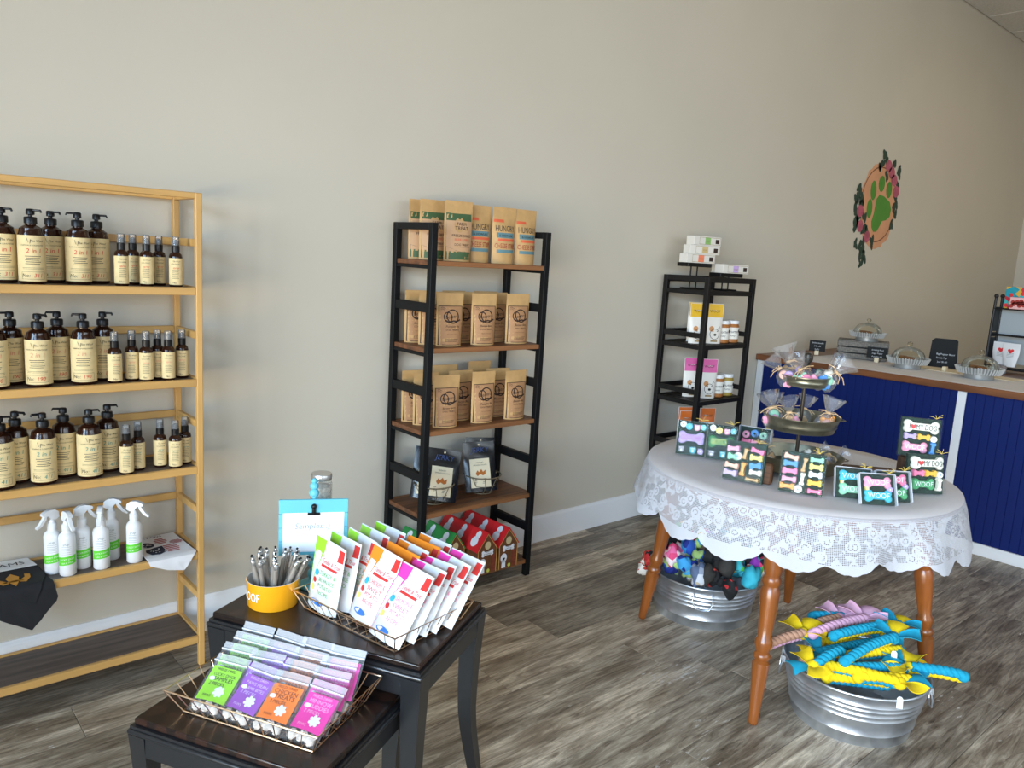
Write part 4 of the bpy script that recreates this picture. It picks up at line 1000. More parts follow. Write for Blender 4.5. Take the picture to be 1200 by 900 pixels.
# ---------------------------------------------------------------- decorated dog cookies in clear gift boxes
CC = {k: M('icing '+k, c, .55) for k, c in dict(pink='#F3A2BE', hotpink='#EF7FA5', lav='#B9A4DC', white='#E9E9EA', teal='#43B7CE', aqua='#7CCBD8', mint='#8FD0AE', green='#4FA76E', yellow='#EBDC79', gold='#E7B63C', peach='#F4B9A4', orange='#F0A04B', blue='#4A8FD0', navy='#2B3C78', tan='#C8A06A', grey='#8A8794', cream='#EFEBDD', leaf='#2E8048', rose='#9C1F74').items()}
m_filler = M('dark green box filler', '#173328', .8, noise_=(50, .5)); m_lid = film('clear box lid', (.98, 1, 1), .015, .04, .12); m_raf = M('raffia', '#D9BE62', .7)
m_bedge = M('white box side', '#DDE1EA', .4)
def extr(o_name, poly, mat, par, y0, y1, cx=0, cz=0, rot=0):
    c, s_ = cos(rot), sin(rot)
    f = lambda y, k=1: (lambda x, z: (cx+(x*c-z*s_)*k, y, cz+(x*s_+z*c)*k))
    b = MB(); n = len(poly)
    v = [f(y1)(*p) for p in poly]+[f(y0+(y1-y0)*.35)(*p) for p in poly]+[f(y0, .90)(*p) for p in poly]
    b.add(v, [tuple(range(n)), tuple(range(2*n, 3*n))[::-1]]+[(n*j+(i+1) % n, n*j+i, n*(j+1)+i, n*(j+1)+(i+1) % n) for j in range(2) for i in range(n)])
    return b.build(o_name, mat, par, 60)
def circ(r, n=14): return [(r*cos(2*pi*i/n), r*sin(2*pi*i/n)) for i in range(n)]
def pawp(r):
    p = []
    for i in range(24):
        a = 2*pi*i/24; k = r*(.84+.20*cos(4*(a-pi/8)-pi/2)) if sin(a) > 0 else r*.80; p.append((k*cos(a), k*sin(a)))
    return p
def heart(s_): return [(s_*16*sin(t_)**3/16, s_*(13*cos(t_)-5*cos(2*t_)-2*cos(3*t_)-cos(4*t_))/16) for t_ in [2*pi*i/22 for i in range(22)]]
def cookie_box(label, loc, rz, lean, w, h, d, items, white=False, bow=True):
    t = thing('cookie_box', label, 'cookie box', loc, 0, 'boxed dog cookies on the lace table')
    t.rotation_euler = (Matrix.Rotation(rz, 4, 'Z') @ Matrix.Rotation(R(-lean), 4, 'X')).to_euler()
    MB().cbox(-w/2+.002, w/2-.002, d*.55, d-.001, .001, h-.002, .001).build('tray', m_filler, t)
    b = MB().cbox(-w/2, w/2, 0, d, 0, h, .0015); b.build('lid', m_lid, t)
    if white:
        for a in ((-w/2-.0022, -w/2-.0004, 0, h), (w/2+.0004, w/2+.0022, 0, h)): MB().cbox(a[0], a[1], 0, d, a[2], a[3], .0004).build('side_wall', m_bedge, t)
        MB().cbox(-w/2, w/2, 0, d, h+.0004, h+.0022, .0004).build('top_wall', m_bedge, t)
    for it in items:
        kind, x, z, s1, s2, rot, c = it[:7]
        poly = bone(s1, s2) if kind == 'bone' else circ(s1) if kind in ('disc', 'ring') else pawp(s1)
        o = extr('cookie', poly, CC[c], t, .0025, d*.55-.0005, x, z, rot)
        if kind == 'ring': D2().ell(x, z, s1*.28).build('hole', m_filler, o, lambda u, v: (u, .0019, v))
        if kind == 'disc': D2().ell(x, z, s1*.22).build('icing_dot', CC['white'] if c != 'white' else CC['blue'], o, lambda u, v: (u, .0019, v))
        if kind == 'paw':
            dd = D2().ell(x, z-s1*.2, s1*.3)
            for a in (-.7, 0, .7): dd.ell(x+s1*.55*sin(a), z+s1*.5*cos(a), s1*.14)
            dd.build('paw_dots', CC['white'], o, lambda u, v: (u, .0019, v))
        if len(it) > 7:
            tx, tcm = it[7], it[8]
            if '<3' in tx:
                l_, r__ = tx.split('<3'); hh = s2*.42
                D2().text(l_, x-s1*.33, z-hh*.5, h=hh).text(r__, x+s1*.14, z-hh*.5, h=hh, w=s1*.56).build('icing_lettering', CC[tcm] if tcm in CC else m_blk, o, lambda u, v: (u, .0018, v))
                D2().poly([(x-s1*.23+p[0], z+p[1]) for p in heart(hh*.55)]).build('icing_heart', m_hred, o, lambda u, v: (u, .0018, v))
            else: D2().text(tx, x, z-s2*.20, h=s2*.44, w=s1*.80).build('icing_lettering', CC[tcm] if tcm in CC else m_blk, o, lambda u, v: (u, .0018, v))
    if bow:
        bm = MB(); rr = random.Random(hash(label) % 1000 if False else len(label)); bx, bz = w*.32, h+.002
        for k in range(5):
            a = rr.uniform(-1.2, 1.2); L = rr.uniform(.02, .034); bm.tube([(bx, -.001, bz), (bx+L*.5*sin(a), -.006, bz+L*.4*cos(a)), (bx+L*sin(a), -.004, bz+L*.75*cos(a)-.004)], .0009, 4)
        bm.build('raffia_bow', m_raf, t)
    return t
def place(px_, a):  # nearest lower left corner -> centre of the front bottom edge
    return px_
def cb(label, x0, y0, x1, y1, h, d, items, lean=12, white=False, z=None, w=None, bow=True):
    cx, cy = (x0+x1)/2, (y0+y1)/2; rz = atan2(y1-y0, x1-x0); W = w or hypot(x1-x0, y1-y0)
    return cookie_box(label, (cx, cy, (ZT if z is None else z)+d*sin(R(lean))+.0003), rz, lean, W, h, d, items, white, bow)
GOT = lambda c, tcol, c2: [('disc', -.036, .122, .013, 0, 0, 'white'), ('disc', -.012, .114, .014, 0, 0, c2), ('paw', .018, .112, .015, 0, 0, 'pink'), ('disc', .042, .116, .012, 0, 0, 'aqua'),
    ('bone', 0, .070, .100, .050, 0, c, 'GOTCHA', tcol), ('paw', -.034, .022, .015, 0, 0, 'grey'), ('paw', .010, .022, .016, 0, 0, 'teal'), ('disc', .040, .020, .012, 0, 0, 'lav')]
cb('clear box of dog cookies with lavender GOTCHA bone at the table rim', 2.492, 1.822, 2.552, 1.722, .139, .028, GOT('lav', 'rose', 'teal'), 14)
cb('clear box of dog cookies with green GOTCHA bone beside the lavender one', 2.541, 1.716, 2.604, 1.616, .139, .028, GOT('leaf', 'yellow', 'yellow'), 14)
ASS1 = [('bone', -.042, .112, .044, .022, .1, 'pink'), ('bone', -.040, .084, .040, .026, 0, 'mint'), ('disc', -.022, .088, .014, 0, 0, 'white'), ('bone', -.040, .052, .050, .022, -.1, 'peach'), ('bone', -.042, .026, .050, .024, -.05, 'lav'),
        ('bone', .002, .100, .040, .017, 1.4, 'tan'), ('bone', .000, .045, .050, .020, 1.5, 'orange'), ('bone', .042, .116, .048, .020, -.2, 'hotpink'), ('bone', .040, .092, .046, .024, 0, 'yellow'), ('bone', .042, .064, .044, .026, .2, 'blue'), ('bone', .044, .040, .044, .022, 0, 'cream'), ('bone', .036, .014, .048, .014, 0, 'tan')]
cb('large clear box of assorted pastel bone cookies standing before the tiered tray', 2.353, 1.514, 2.400, 1.378, .142, .034, ASS1, 10)
DON = [('ring', -.034, .088, .0155, 0, 0, 'pink'), ('ring', .000, .096, .0165, 0, 0, 'blue'), ('ring', .034, .092, .0155, 0, 0, 'mint'), ('bone', -.030, .062, .040, .020, 0, 'hotpink'), ('bone', .004, .062, .030, .018, 0, 'pink'), ('paw', .032, .060, .014, 0, 0, 'orange'), ('paw', .026, .026, .016, 0, 0, 'navy'), ('bone', -.022, .026, .046, .022, 0, 'peach')]
cb('white sided box of three ring cookies and bones beside the tiered tray', 2.722, 1.690, 2.758, 1.572, .120, .030, DON, 8, True)
ASS2 = [('bone', -.040, .122, .050, .022, -.2, 'peach'), ('bone', -.040, .100, .050, .024, 0, 'blue'), ('bone', -.040, .074, .052, .024, 0, 'hotpink'), ('bone', -.040, .046, .050, .022, 0, 'pink'), ('bone', -.044, .022, .050, .022, 0, 'orange'), ('disc', -.008, .016, .014, 0, 0, 'white'),
        ('bone', .004, .100, .050, .016, 1.4, 'tan'), ('bone', .002, .052, .044, .018, 1.5, 'cream'), ('bone', .042, .122, .046, .020, 0, 'mint'), ('bone', .042, .098, .048, .024, 0, 'yellow'), ('bone', .042, .072, .046, .024, 0, 'white'), ('bone', .042, .044, .048, .024, 0, 'gold'), ('bone', .044, .016, .046, .018, 0, 'hotpink')]
cb('large clear box of assorted bone cookies at the front centre of table', 2.394, 1.314, 2.462, 1.184, .142, .034, ASS2, 10)
WF = lambda a, b_: [('bone', 0, .074, .090, .040, 0, a, 'WOOF', 'white'), ('bone', 0, .030, .090, .042, 0, b_, 'WOOF', 'white'), ('disc', .040, .052, .010, 0, 0, 'lav'), ('paw', -.036, .052, .008, 0, 0, 'yellow')]
cb('white sided box with blue and mint WOOF bone cookies leaning on wood block', 2.515, 1.168, 2.586, 1.078, .102, .020, WF('teal', 'mint'), 24, True)
cb('white sided box with pink and blue WOOF bone cookies, front of three', 2.512, 1.075, 2.600, .998, .102, .020, WF('pink', 'teal'), 24, True)
cb('white sided box with pink and green WOOF bone cookies, partly hidden', 2.600, 1.060, 2.688, .985, .102, .020, WF('hotpink', 'green'), 24, True)
DOG = lambda a, b_: [('bone', 0, .110, .116, .046, 0, 'cream', 'I<3MY DOG', 'black'), ('bone', -.032, .074, .044, .024, 0, b_), ('bone', .012, .074, .044, .024, 0, 'gold'), ('disc', .044, .070, .012, 0, 0, 'white'), ('bone', -.014, .036, .082, .040, 0, a, 'WOOF', 'white'), ('bone', .044, .036, .046, .020, 1.5, 'blue' if a == 'pink' else 'cream')]
cb('clear box with I love MY DOG bone and green WOOF bone on the cloth', 2.790, 1.040, 2.900, .955, .142, .034, DOG('green', 'hotpink'), 10, w=.135)
m_log = M('dark rustic wood block', '#5A3A22', .7, noise_=(14, .5), stretch=(1, 1, .2))
def block(label, x, y, rz, w, d, h):
    t = thing('wood_riser', label, 'wood block', (x, y, ZT), rz)
    b = MB().cbox(-w/2, w/2, -d/2, d/2, 0, h, .006); b.build('block', m_log, t)
    dd = D2()
    for k in range(4): dd.line([(-w/2+.004, .012+k*h*.22), (0, .015+k*h*.22), (w/2-.004, .011+k*h*.22)], .0016)
    dd.build('grain_crack', m_brown, t, lambda u, v: (u, -d/2-.0006, v))
block('dark wood riser block behind the leaning WOOF cookie boxes', 2.670, 1.138, R(-48), .17, .045, .095)
block('small dark wood riser block behind the assorted cookie box', 2.452, 1.425, R(-70), .10, .04, .075)
rb = block('dark wood riser block behind the green WOOF cookie box', 2.918, 1.075, R(-55), .12, .06, .112)
cb('clear box with I love MY DOG bone and pink WOOF bone, raised highest', 2.866, 1.125, 2.936, 1.010, .142, .034, DOG('pink', 'lav'), 6, z=ZT+.1125)

# ---------------------------------------------------------------- tiered metal tray
m_gal = M('aged galvanized metal', '#86826F', .36, metal=.85, noise_=(18, .3)); m_knob = M('dark turned knob', '#3A332A', .35, metal=.4)
TRC = Vector((2.706, 1.424, ZT))
t = thing('tiered_tray', 'three tier aged metal serving tray with a ball finial on lace table', 'tray', TRC)
for nm, rb_, rt_, z0, z1 in (('lower_tray', .148, .166, .022, .076), ('middle_tray', .120, .138, .168, .222), ('upper_tray', .076, .086, .333, .371)):
    hgt = z1-z0
    tr = MB().lathe([(.001, z0), (rb_, z0), (rb_+(rt_-rb_)*.3, z0+hgt*.28), (rb_+(rt_-rb_)*.3+.004, z0+hgt*.36), (rb_+(rt_-rb_)*.45, z0+hgt*.46), (rt_-.003, z0+hgt*.85), (rt_+.002, z1-.003), (rt_+.002, z1), (rt_-.002, z1), (rt_-.006, z0+hgt*.8), (rb_-.002, z0+.004), (.001, z0+.003)], 48, caps=False)
    tr = tr.build(nm, m_gal, t, 60)
    if nm != 'upper_tray':
        for s_ in (-1, 1):
            a = R(-62)
            MB().tube([tuple(Vector((cos(a)*s_, sin(a)*s_, 0))*(rt_+k1) + Vector((-sin(a)*k2, cos(a)*k2, z1-.004))) for k1, k2 in ((-.002, -.018), (.010, -.014), (.016, 0), (.010, .014), (-.002, .018))], .0018, 6).build('handle', m_gal, tr)
MB().tube([(0, 0, .024), (0, 0, .415)], .0068, 12).build('pole', m_knob, t)
MB().lathe([(.008, .405), (.012, .410), (.009, .415), (.017, .428), (.0185, .438), (.016, .449), (.008, .455), (.001, .456)], 18).build('finial', m_knob, t)
for k in range(3): a = k*2*pi/3; MB().ball((.115*cos(a), .115*sin(a), .011), .012, 10, 6).build('foot', m_knob, t)

# cellophane bags of cookies on the tiers
m_cello = film('cellophane', (.99, .99, 1), .07, .08, .55); m_twine = M('raffia tie', '#D8B58A', .7)
def cello_bag(label, x, y, z, rz, tilt, s, cols, seed):
    rr = random.Random(seed)
    t = thing('cookie_bag', label, 'cookie bag', TRC+Vector((x, y, z)), 0, 'cellophane cookie bags on the tiered tray')
    t.rotation_euler = (Matrix.Rotation(rz, 4, 'Z') @ Matrix.Rotation(tilt, 4, 'Y')).to_euler(); s *= 1.22; t.scale = (s, s, s)
    b = MB().lathe([(.001, 0), (.022, .001), (.030, .012), (.031, .028), (.022, .046), (.007, .056), (.006, .060), (.014, .070), (.026, .088), (.034, .104)], 18, caps=False, sy=.75)
    b.v = [(vx+rr.uniform(-.0022, .0022), vy+rr.uniform(-.0022, .0022), max(.0, vz+rr.uniform(-.0015, .0015))) if i >= 18 else (vx, vy, vz) for i, (vx, vy, vz) in enumerate(b.v)]
    b.build('cellophane', m_cello, t, 15)
    for k, c in enumerate(cols):
        kind = rr.choice(['bone', 'bone', 'disc']); a = rr.uniform(-.5, .5)
        extr('cookie', bone(.042, .024) if kind == 'bone' else circ(.014), CC[c], t, -.018+.008*k, -.010+.008*k, rr.uniform(-.010, .010), .016+.010*(k % 3), rr.uniform(-.8, .8))
    bm = MB().lathe([(.0072, .055), (.009, .058), (.0072, .061)], 10)
    for k in range(4):
        a = rr.uniform(0, 6.3); bm.tube([(0, -.006, .058), (.02*cos(a), -.012, .060+.008*sin(a)), (.036*cos(a), -.012, .052+.016*sin(a))], .0011, 4)
    bm.build('raffia_tie', m_twine, t)
    return t
for i, (x, y, rz, tl, s) in enumerate([(-.072, .062, .3, -.30, 1.05), (-.088, -.012, .5, -.2, 1.0), (.012, -.078, .2, .25, 1.05), (.066, -.052, .6, .3, .95), (-.030, .088, .1, -.1, .95), (.07, .04, 0, .2, .9)]):
    cello_bag('%s cellophane bag of dog cookies on the middle tray' % ['tall front', 'small front', 'pale orange', 'tan', 'rear', 'far side'][i], x, y, .172, rz-1.0, tl, s, [['white', 'pink', 'mint', 'cream'], ['mint', 'pink', 'tan'], ['white', 'peach', 'orange', 'white'], ['cream', 'tan', 'peach'], ['grey', 'white', 'pink'], ['tan', 'cream']][i], 30+i)
for i, (x, y, rz, tl, s) in enumerate([(-.040, .030, 0, -.75, 1.0), (-.030, -.030, .4, -.55, 1.0), (.018, -.045, .2, .8, 1.1), (.036, -.010, .5, .9, 1.1), (.010, .044, -.2, -.4, 1.15), (-.006, .0, 1.0, -.25, .9)]):
    cello_bag('%s cellophane bag of dog cookies on the upper tray' % ['low lying', 'pink filled', 'tilted', 'outermost tilted', 'tallest clear', 'middle'][i], x, y, .337, rz-1.05, tl, s, [['pink', 'lav', 'peach'], ['pink', 'hotpink', 'mint'], ['blue', 'mint', 'cream'], ['peach', 'cream', 'mint'], ['orange', 'lav', 'tan'], ['lav', 'navy', 'orange']][i], 50+i)
for i, (x, y, rz, tl, s) in enumerate([(.07, -.06, .4, 1.2, .9), (.085, .02, .2, 1.1, .85), (-.08, .07, .3, -.2, .9)]):
    cello_bag('%s cellophane bag of brown cookies in the lowest tray' % ['nearest', 'far', 'upright'][i], x, y, .034 if i < 2 else .026, rz-1.0, tl, s, [['tan', 'grey', 'tan'], ['tan', 'cream'], ['white', 'tan']][i], 70+i)

# ---------------------------------------------------------------- galvanized tubs
m_tub = M('bright galvanized steel', (.60, .64, .69), .30, metal=.85, noise_=(9, .35))
def tub(label, x, y, rb_, rt_, h, hang):
    t = thing('galvanized_tub', label, 'tub', (x, y, 0))
    pf = [(.001, .010), (rb_-.008, .010), (rb_-.004, .001), (rb_, .0), (rb_+.001, .006)]
    R_ = lambda k: rb_+(rt_-rb_)*k
    for k in (.22, .52, .62, .72, .80): pf += [(R_(k-.022), h*(k-.022)), (R_(k)+.0032, h*(k-.006)), (R_(k)+.0032, h*(k+.006)), (R_(k+.022), h*(k+.022))]
    pf += [(rt_-.002, h-.008), (rt_+.004, h-.005), (rt_+.005, h), (rt_+.001, h+.003), (rt_-.003, h), (rt_-.004, h-.01), (rb_-.003, .014), (.001, .013)]
    MB().lathe(pf, 56, caps=False).build('body', m_tub, t, 70)
    for a in (hang, hang+pi):
        n = Vector((cos(a), sin(a), 0)); s_ = Vector((-sin(a), cos(a), 0)); rr_ = R_(.78)+.006
        pts = [n*(rr_+.002)+s_*.038+Vector((0, 0, h*.86)), n*(rr_+.010)+s_*.042+Vector((0, 0, h*.72)), n*(rr_+.012)+s_*.030+Vector((0, 0, h*.56)), n*(rr_+.010)+Vector((0, 0, h*.52)), n*(rr_+.012)-s_*.030+Vector((0, 0, h*.56)), n*(rr_+.010)-s_*.042+Vector((0, 0, h*.72)), n*(rr_+.002)-s_*.038+Vector((0, 0, h*.86))]
        hd = MB().tube(pts, .0028, 8).build('handle', m_tub, t)
        for s2 in (-1, 1): MB().bar(n*(rr_+.003)+s_*.038*s2+Vector((0, 0, h*.80)), n*(rr_+.003)+s_*.038*s2+Vector((0, 0, h*.93)), .014, .003, .001, side=n).build('handle_bracket', m_tub, hd)
    return t
T1 = (2.835, 1.852); T2 = (2.578, 1.052)
tub('round galvanized steel tub of coloured fabric bows under the lace table', T1[0], T1[1], .205, .234, .190, atan2(-T1[1], -T1[0])+.02)
tub('round galvanized steel tub of braided rope toys at the table front', T2[0], T2[1], .192, .231, .192, R(118))

# fabric bows heaped in the first tub
FAB = {'blue tie dye': patt('blue tie dye cloth', ['#2F5FC0', '#3FA0D8', '#1C2F86', '#A9C97A', '#5AB7E2'], 28), 'black': M('black cloth', (.012, .012, .014), .85), 'rainbow': patt('rainbow cloth', ['#E83F6F', '#F2C53D', '#3FB7C4', '#1B1B2B', '#9A3FB8', '#58B847'], 45),
       'teal': M('teal cloth', '#37B0C4', .8, noise_=(20, .3)), 'black floral': patt('black floral cloth', ['#15151B', '#1C1C22', '#C8355A', '#15151B', '#3FA08A', '#18181C'], 60), 'charcoal': M('charcoal cloth', '#33302C', .85, noise_=(25, .4)),
       'white and red': patt('white cloth with red print', ['#E6DED2', '#E6DED2', '#E9E2D8', '#C0392B', '#E4DACB'], 55), 'pink print': patt('pink print cloth', ['#F06FA0', '#F4B8C8', '#E64B7A', '#F7E3E0'], 60), 'red and black': patt('red and black cloth', ['#B9282B', '#141416', '#141416', '#D1463A'], 45), 'grey print': patt('grey print cloth', ['#8E97A8', '#C7CBD2', '#5A6A86', '#B7A98E'], 50)}
def fabric_bow(label, kind, loc, rot, s, seed):
    rr = random.Random(seed); mat = FAB[kind]
    t = thing('fabric_bow', label, 'fabric bow', loc, 0, 'fabric dog bows heaped in the galvanized tub'); t.rotation_euler = rot; t.scale = (s, s, s)
    for sx in (-1, 1):
        b = MB()
        def fn(a, c):
            th = 2*pi*a; k = sin(pi*c)**.6*(.5+.5*c)+.16
            fold = 1+.16*sin(th*4+seed)+.10*sin(th*7+c*5+seed*2)
            x = .006+.052*c; return (sx*x, .024*k*fold*cos(th), .034*k*fold*sin(th)-.006*c*c)
        b.grid(fn, 18, 8, sx < 0)
        K = 19*8; b.f.append(tuple(range(K, K+18)) if sx > 0 else tuple(range(K, K+18))[::-1])
        b.build('loop', mat, t, 70)
    MB().ball((0, 0, 0), .013, 10, 7, (.9, 1.1, 1.25)).build('knot', mat, t)
    return t
br = random.Random(77); i = 0
PIL = [('blue tie dye', -.11, -.02, .215, .3), ('blue tie dye', -.02, .03, .265, -.5), ('charcoal', -.125, -.115, .215, .2), ('charcoal', -.06, -.10, .245, 1.2), ('rainbow', .015, -.135, .222, .4), ('teal', .005, -.17, .205, 1.2), ('red and black', -.135, -.165, .190, 1.5), ('black', -.03, -.06, .270, .9),
       ('rainbow', .02, -.02, .275, 2.0), ('black', .09, -.06, .262, .3), ('black floral', .11, -.12, .232, -.3), ('rainbow', .10, -.165, .208, .6), ('white and red', .060, -.185, .200, .2), ('black floral', .17, -.06, .222, .9), ('pink print', -.13, .06, .232, .4), ('blue tie dye', -.165, .02, .205, 1.4),
       ('black floral', -.07, .12, .252, .2), ('blue tie dye', -.02, .15, .225, 2.2), ('grey print', -.15, -.06, .200, .8), ('black', .08, .06, .270, 1.5), ('teal', .13, .04, .240, .3), ('rainbow', .04, .13, .245, .9), ('red and black', -.16, .10, .200, 2.4), ('black', .17, .03, .222, 2.5), ('black', .05, -.11, .25, 2.0)]
used = {}
for kind, dx, dy, z, a in PIL:
    k = used.get(kind, 0); used[kind] = k+1
    where = ['at the front of', 'at the top of', 'on the far side of', 'deep in', 'low in'][k % 5]
    fabric_bow('%s fabric bow %s the heap in the tub' % (kind, where), kind, (T1[0]+dx*1.08, T1[1]+dy*1.08, z+.036), (br.uniform(-.6, .6), br.uniform(-.5, .5), a), br.uniform(1.3, 1.65), i); i += 1
fabric_bow('white and red fabric bow hooked outside the tub behind the table leg', 'white and red', (2.66, 2.045, .190), (.3, .9, .9), 1.15, 99)
MB_ = None

# braided rope toys in the second tub
FL = {'teal': M('teal fleece', '#129CBC', .9, noise_=(60, .12)), 'yellow': M('yellow fleece', '#F7D411', .9, noise_=(60, .08)), 'pink': M('pink fleece', '#E3AFC8', .9, noise_=(60, .1)), 'tan': M('tan fleece', '#B98D74', .9, noise_=(60, .12))}
m_ptag = M('white price tag', (.80, .80, .82), .7)
def braid_toy(label, p, q, c1, c2, bow, sag=.01, up_=(0, 0, 1), bowcols=None, tag_=False, seed=0, group='braided rope toys in the tub'):
    p = Vector(p); q = Vector(q); L = (q-p).length
    t = thing('rope_toy', label, 'rope toy', p, 0, group)
    d = (q-p).normalized(); sd = d.cross(Vector(up_)).normalized(); u_ = sd.cross(d)
    n = max(16, int(L/.0042)); pitch = .036; axis = lambda k: d*(L*k)+u_*(sag*sin(pi*k))
    for ci, c in enumerate((c1, c2)):
        off_ = (u_*.55+sd*.45).normalized()*(.0120 if ci == 0 else -.0120)
        for ph in (0, pi):
            pts = []
            for i_ in range(n+1):
                k = i_/n; a = 2*pi*L*k/pitch*(1 if ci else -1)+ph
                pts.append(axis(k)+off_+sd*(.0070*cos(a))+u_*(.0070*sin(a)))
            MB().tube(pts, .0105, 7).build('strand', FL[c], t, 80)
    rr = random.Random(seed+5)
    bc = bowcols or (c1, c2)
    for e, on in ((0, bow in (0, 2)), (1, bow in (1, 2))):
        c0 = axis(e); dr = -d if e == 0 else d
        if not on: MB().ball(c0+dr*.002, .019, 10, 7).build('end_knot', FL[bc[e % 2]], t); continue
        kn = MB().ball(c0+dr*.006, .022, 10, 7).build('end_knot', FL[bc[0]], t)
        for k, (ang, cc) in enumerate(((1.1, bc[0]), (-.5, bc[1]), (-2.2, bc[0]))):
            v1 = (dr*cos(ang*.8)+sd*sin(ang)+u_*.35*(1 if k % 2 else .7)).normalized(); w1 = v1.cross(u_).normalized(); n1 = w1.cross(v1)
            b = MB(); Lf = rr.uniform(.058, .080)
            def fn(a, s_, o_=0):
                w = .009+.030*s_**.75; x = (a*2-1)*w
                return tuple(c0+dr*.008+v1*(.008+Lf*s_)+w1*x+n1*(.010*sin(s_*2.2)-.35*x*x/w*(1 if k % 2 else -1)-.014*s_*s_+o_))
            b.grid(lambda a, s_: fn(a, s_, .0012), 6, 6); b.grid(lambda a, s_: fn(a, s_, -.0012), 6, 6, True)
            for j in range(6):
                K = 49
                b.f += [(j*7, K+j*7, K+j*7+7, j*7+7), (j*7+6, j*7+13, K+j*7+13, K+j*7+6), (42+j, K+42+j, K+43+j, 43+j)]
            b.build('fabric_tail', FL[cc], t, 70)
    if tag_:
        c0 = axis(1) if bow else axis(0)
        m = Matrix.Translation(c0+Vector((-.045, -.030, -.020))) @ Matrix.Rotation(R(-62), 4, 'Z') @ Matrix.Rotation(R(-18), 4, 'X')
        b = MB(); b.prism([(-.009, -.034), (.009, -.034), (.009, -.004), (.004, .002), (-.004, .002), (-.009, -.004)], lambda x, z: m @ Vector((x, -.0005, z)), lambda x, z: m @ Vector((x, .0005, z)))
        b.build('price_tag', m_ptag, t)
    return t
TY = [('teal and yellow rope toy lying along the near rim, tag over the edge', (2.372, 1.105, .226), (2.500, .882, .224), 'yellow', 'teal', 1, .006, None, True),
 ('yellow rope toy with teal tip crossing the heap centre', (2.415, 1.020, .262), (2.655, .975, .290), 'teal', 'yellow', 1, .012, ('teal', 'yellow'), True),
 ('long teal rope toy with yellow underside across the heap top', (2.505, 1.105, .288), (2.790, 1.015, .280), 'teal', 'yellow', 1, .008, ('teal', 'yellow'), False),
 ('teal and yellow rope toy at the rear of the heap', (2.665, 1.262, .250), (2.790, 1.130, .250), 'teal', 'yellow', None, .006, None, False),
 ('teal and yellow rope toy with yellow bow drooping over the left rim', (2.345, 1.085, .240), (2.470, 1.065, .262), 'teal', 'yellow', 0, .008, ('yellow', 'teal'), False),
 ('teal and yellow rope toy jutting out past the rim toward counter', (2.610, .885, .236), (2.668, .752, .252), 'teal', 'yellow', 0, .004, ('yellow', 'teal'), False),
 ('pink rope toy lying behind the teal one with pink bow', (2.510, 1.180, .262), (2.730, 1.110, .282), 'pink', 'pink', 1, .008, ('pink', 'pink'), False),
 ('tan and pink rope toy poking out past the rim by the leg', (2.368, 1.266, .226), (2.500, 1.215, .250), 'tan', 'pink', 1, .004, ('yellow', 'yellow'), False),
 ('tan rope toy with pink bow at the heap rear', (2.560, 1.235, .242), (2.700, 1.185, .262), 'tan', 'tan', 1, .006, ('pink', 'pink'), False),
 ('yellow and teal rope toy lying just inside the near rim', (2.420, 1.035, .226), (2.600, .905, .226), 'teal', 'yellow', 1, .004, None, False),
 ('teal rope toy deep in the heap under the others', (2.480, 1.130, .222), (2.720, 1.040, .226), 'teal', 'yellow', 2, .004, None, False),
 ('yellow sided rope toy filling the middle of the heap', (2.500, 1.060, .232), (2.700, .960, .236), 'yellow', 'teal', None, .004, None, False),
 ('teal sided rope toy low under the central yellow one', (2.450, 1.000, .198), (2.640, .920, .198), 'teal', 'yellow', None, .004, None, False),
 ('yellow sided rope toy low along the near rim', (2.395, 1.060, .192), (2.520, .925, .190), 'yellow', 'teal', None, .003, None, False),
 ('yellow sided rope toy low at the far rim', (2.600, 1.190, .200), (2.740, 1.060, .200), 'yellow', 'teal', None, .003, None, False),
 ('yellow sided rope toy wedged against the near rim', (2.430, .975, .222), (2.545, .868, .222), 'yellow', 'teal', None, .003, None, False),
 ('teal sided rope toy low by the right rim', (2.555, .915, .222), (2.690, .890, .222), 'teal', 'yellow', None, .003, None, False),
 ('tan rope toy low in the tub by the left handle', (2.430, 1.160, .190), (2.560, 1.080, .192), 'tan', 'tan', None, .003, None, False)]
for i, (lb_, p_, q_, c1, c2, bw, sg, bc_, tg_) in enumerate(TY):
    braid_toy(lb_, p_, q_, c1, c2, bw, sg, bowcols=bc_, tag_=tg_, seed=i)

# ---------------------------------------------------------------- small black slatted shelf beside the counter
m_bwood = M('black stained wood', (.008, .007, .0065), .5, spec=.25, noise_=(12, .4), stretch=(1, 1, .3))
GX0, GX1, GYF, GYB = 3.632, 4.105, 2.535, 2.846
GS = [1.372, 1.068, .748, .430, .130]
st = thing('slatted_shelf', 'small black wooden slatted shelf standing by the blue counter', 'shelf', (3.87, 2.69, 0))
for x in (GX0, GX1-.028):
    for y in (GYF, GYB-.028): lb(MB().cbox(x, x+.028, y, y+.028, 0, 1.447, .002), 'post', m_bwood, st)
    lb(MB().cbox(x+.004, x+.024, GYF+.028, GYB-.028, 1.417, 1.447, .002), 'side_rail', m_bwood, st)
    for z in GS[1:]: lb(MB().cbox(x+.004, x+.024, GYF+.028, GYB-.028, z+.038, z+.066, .002), 'side_rail', m_bwood, st)
for y in (GYF+.004, GYB-.024): lb(MB().cbox(GX0+.028, GX1-.028, y, y+.02, 1.417, 1.447, .002), 'top_rail', m_bwood, st)
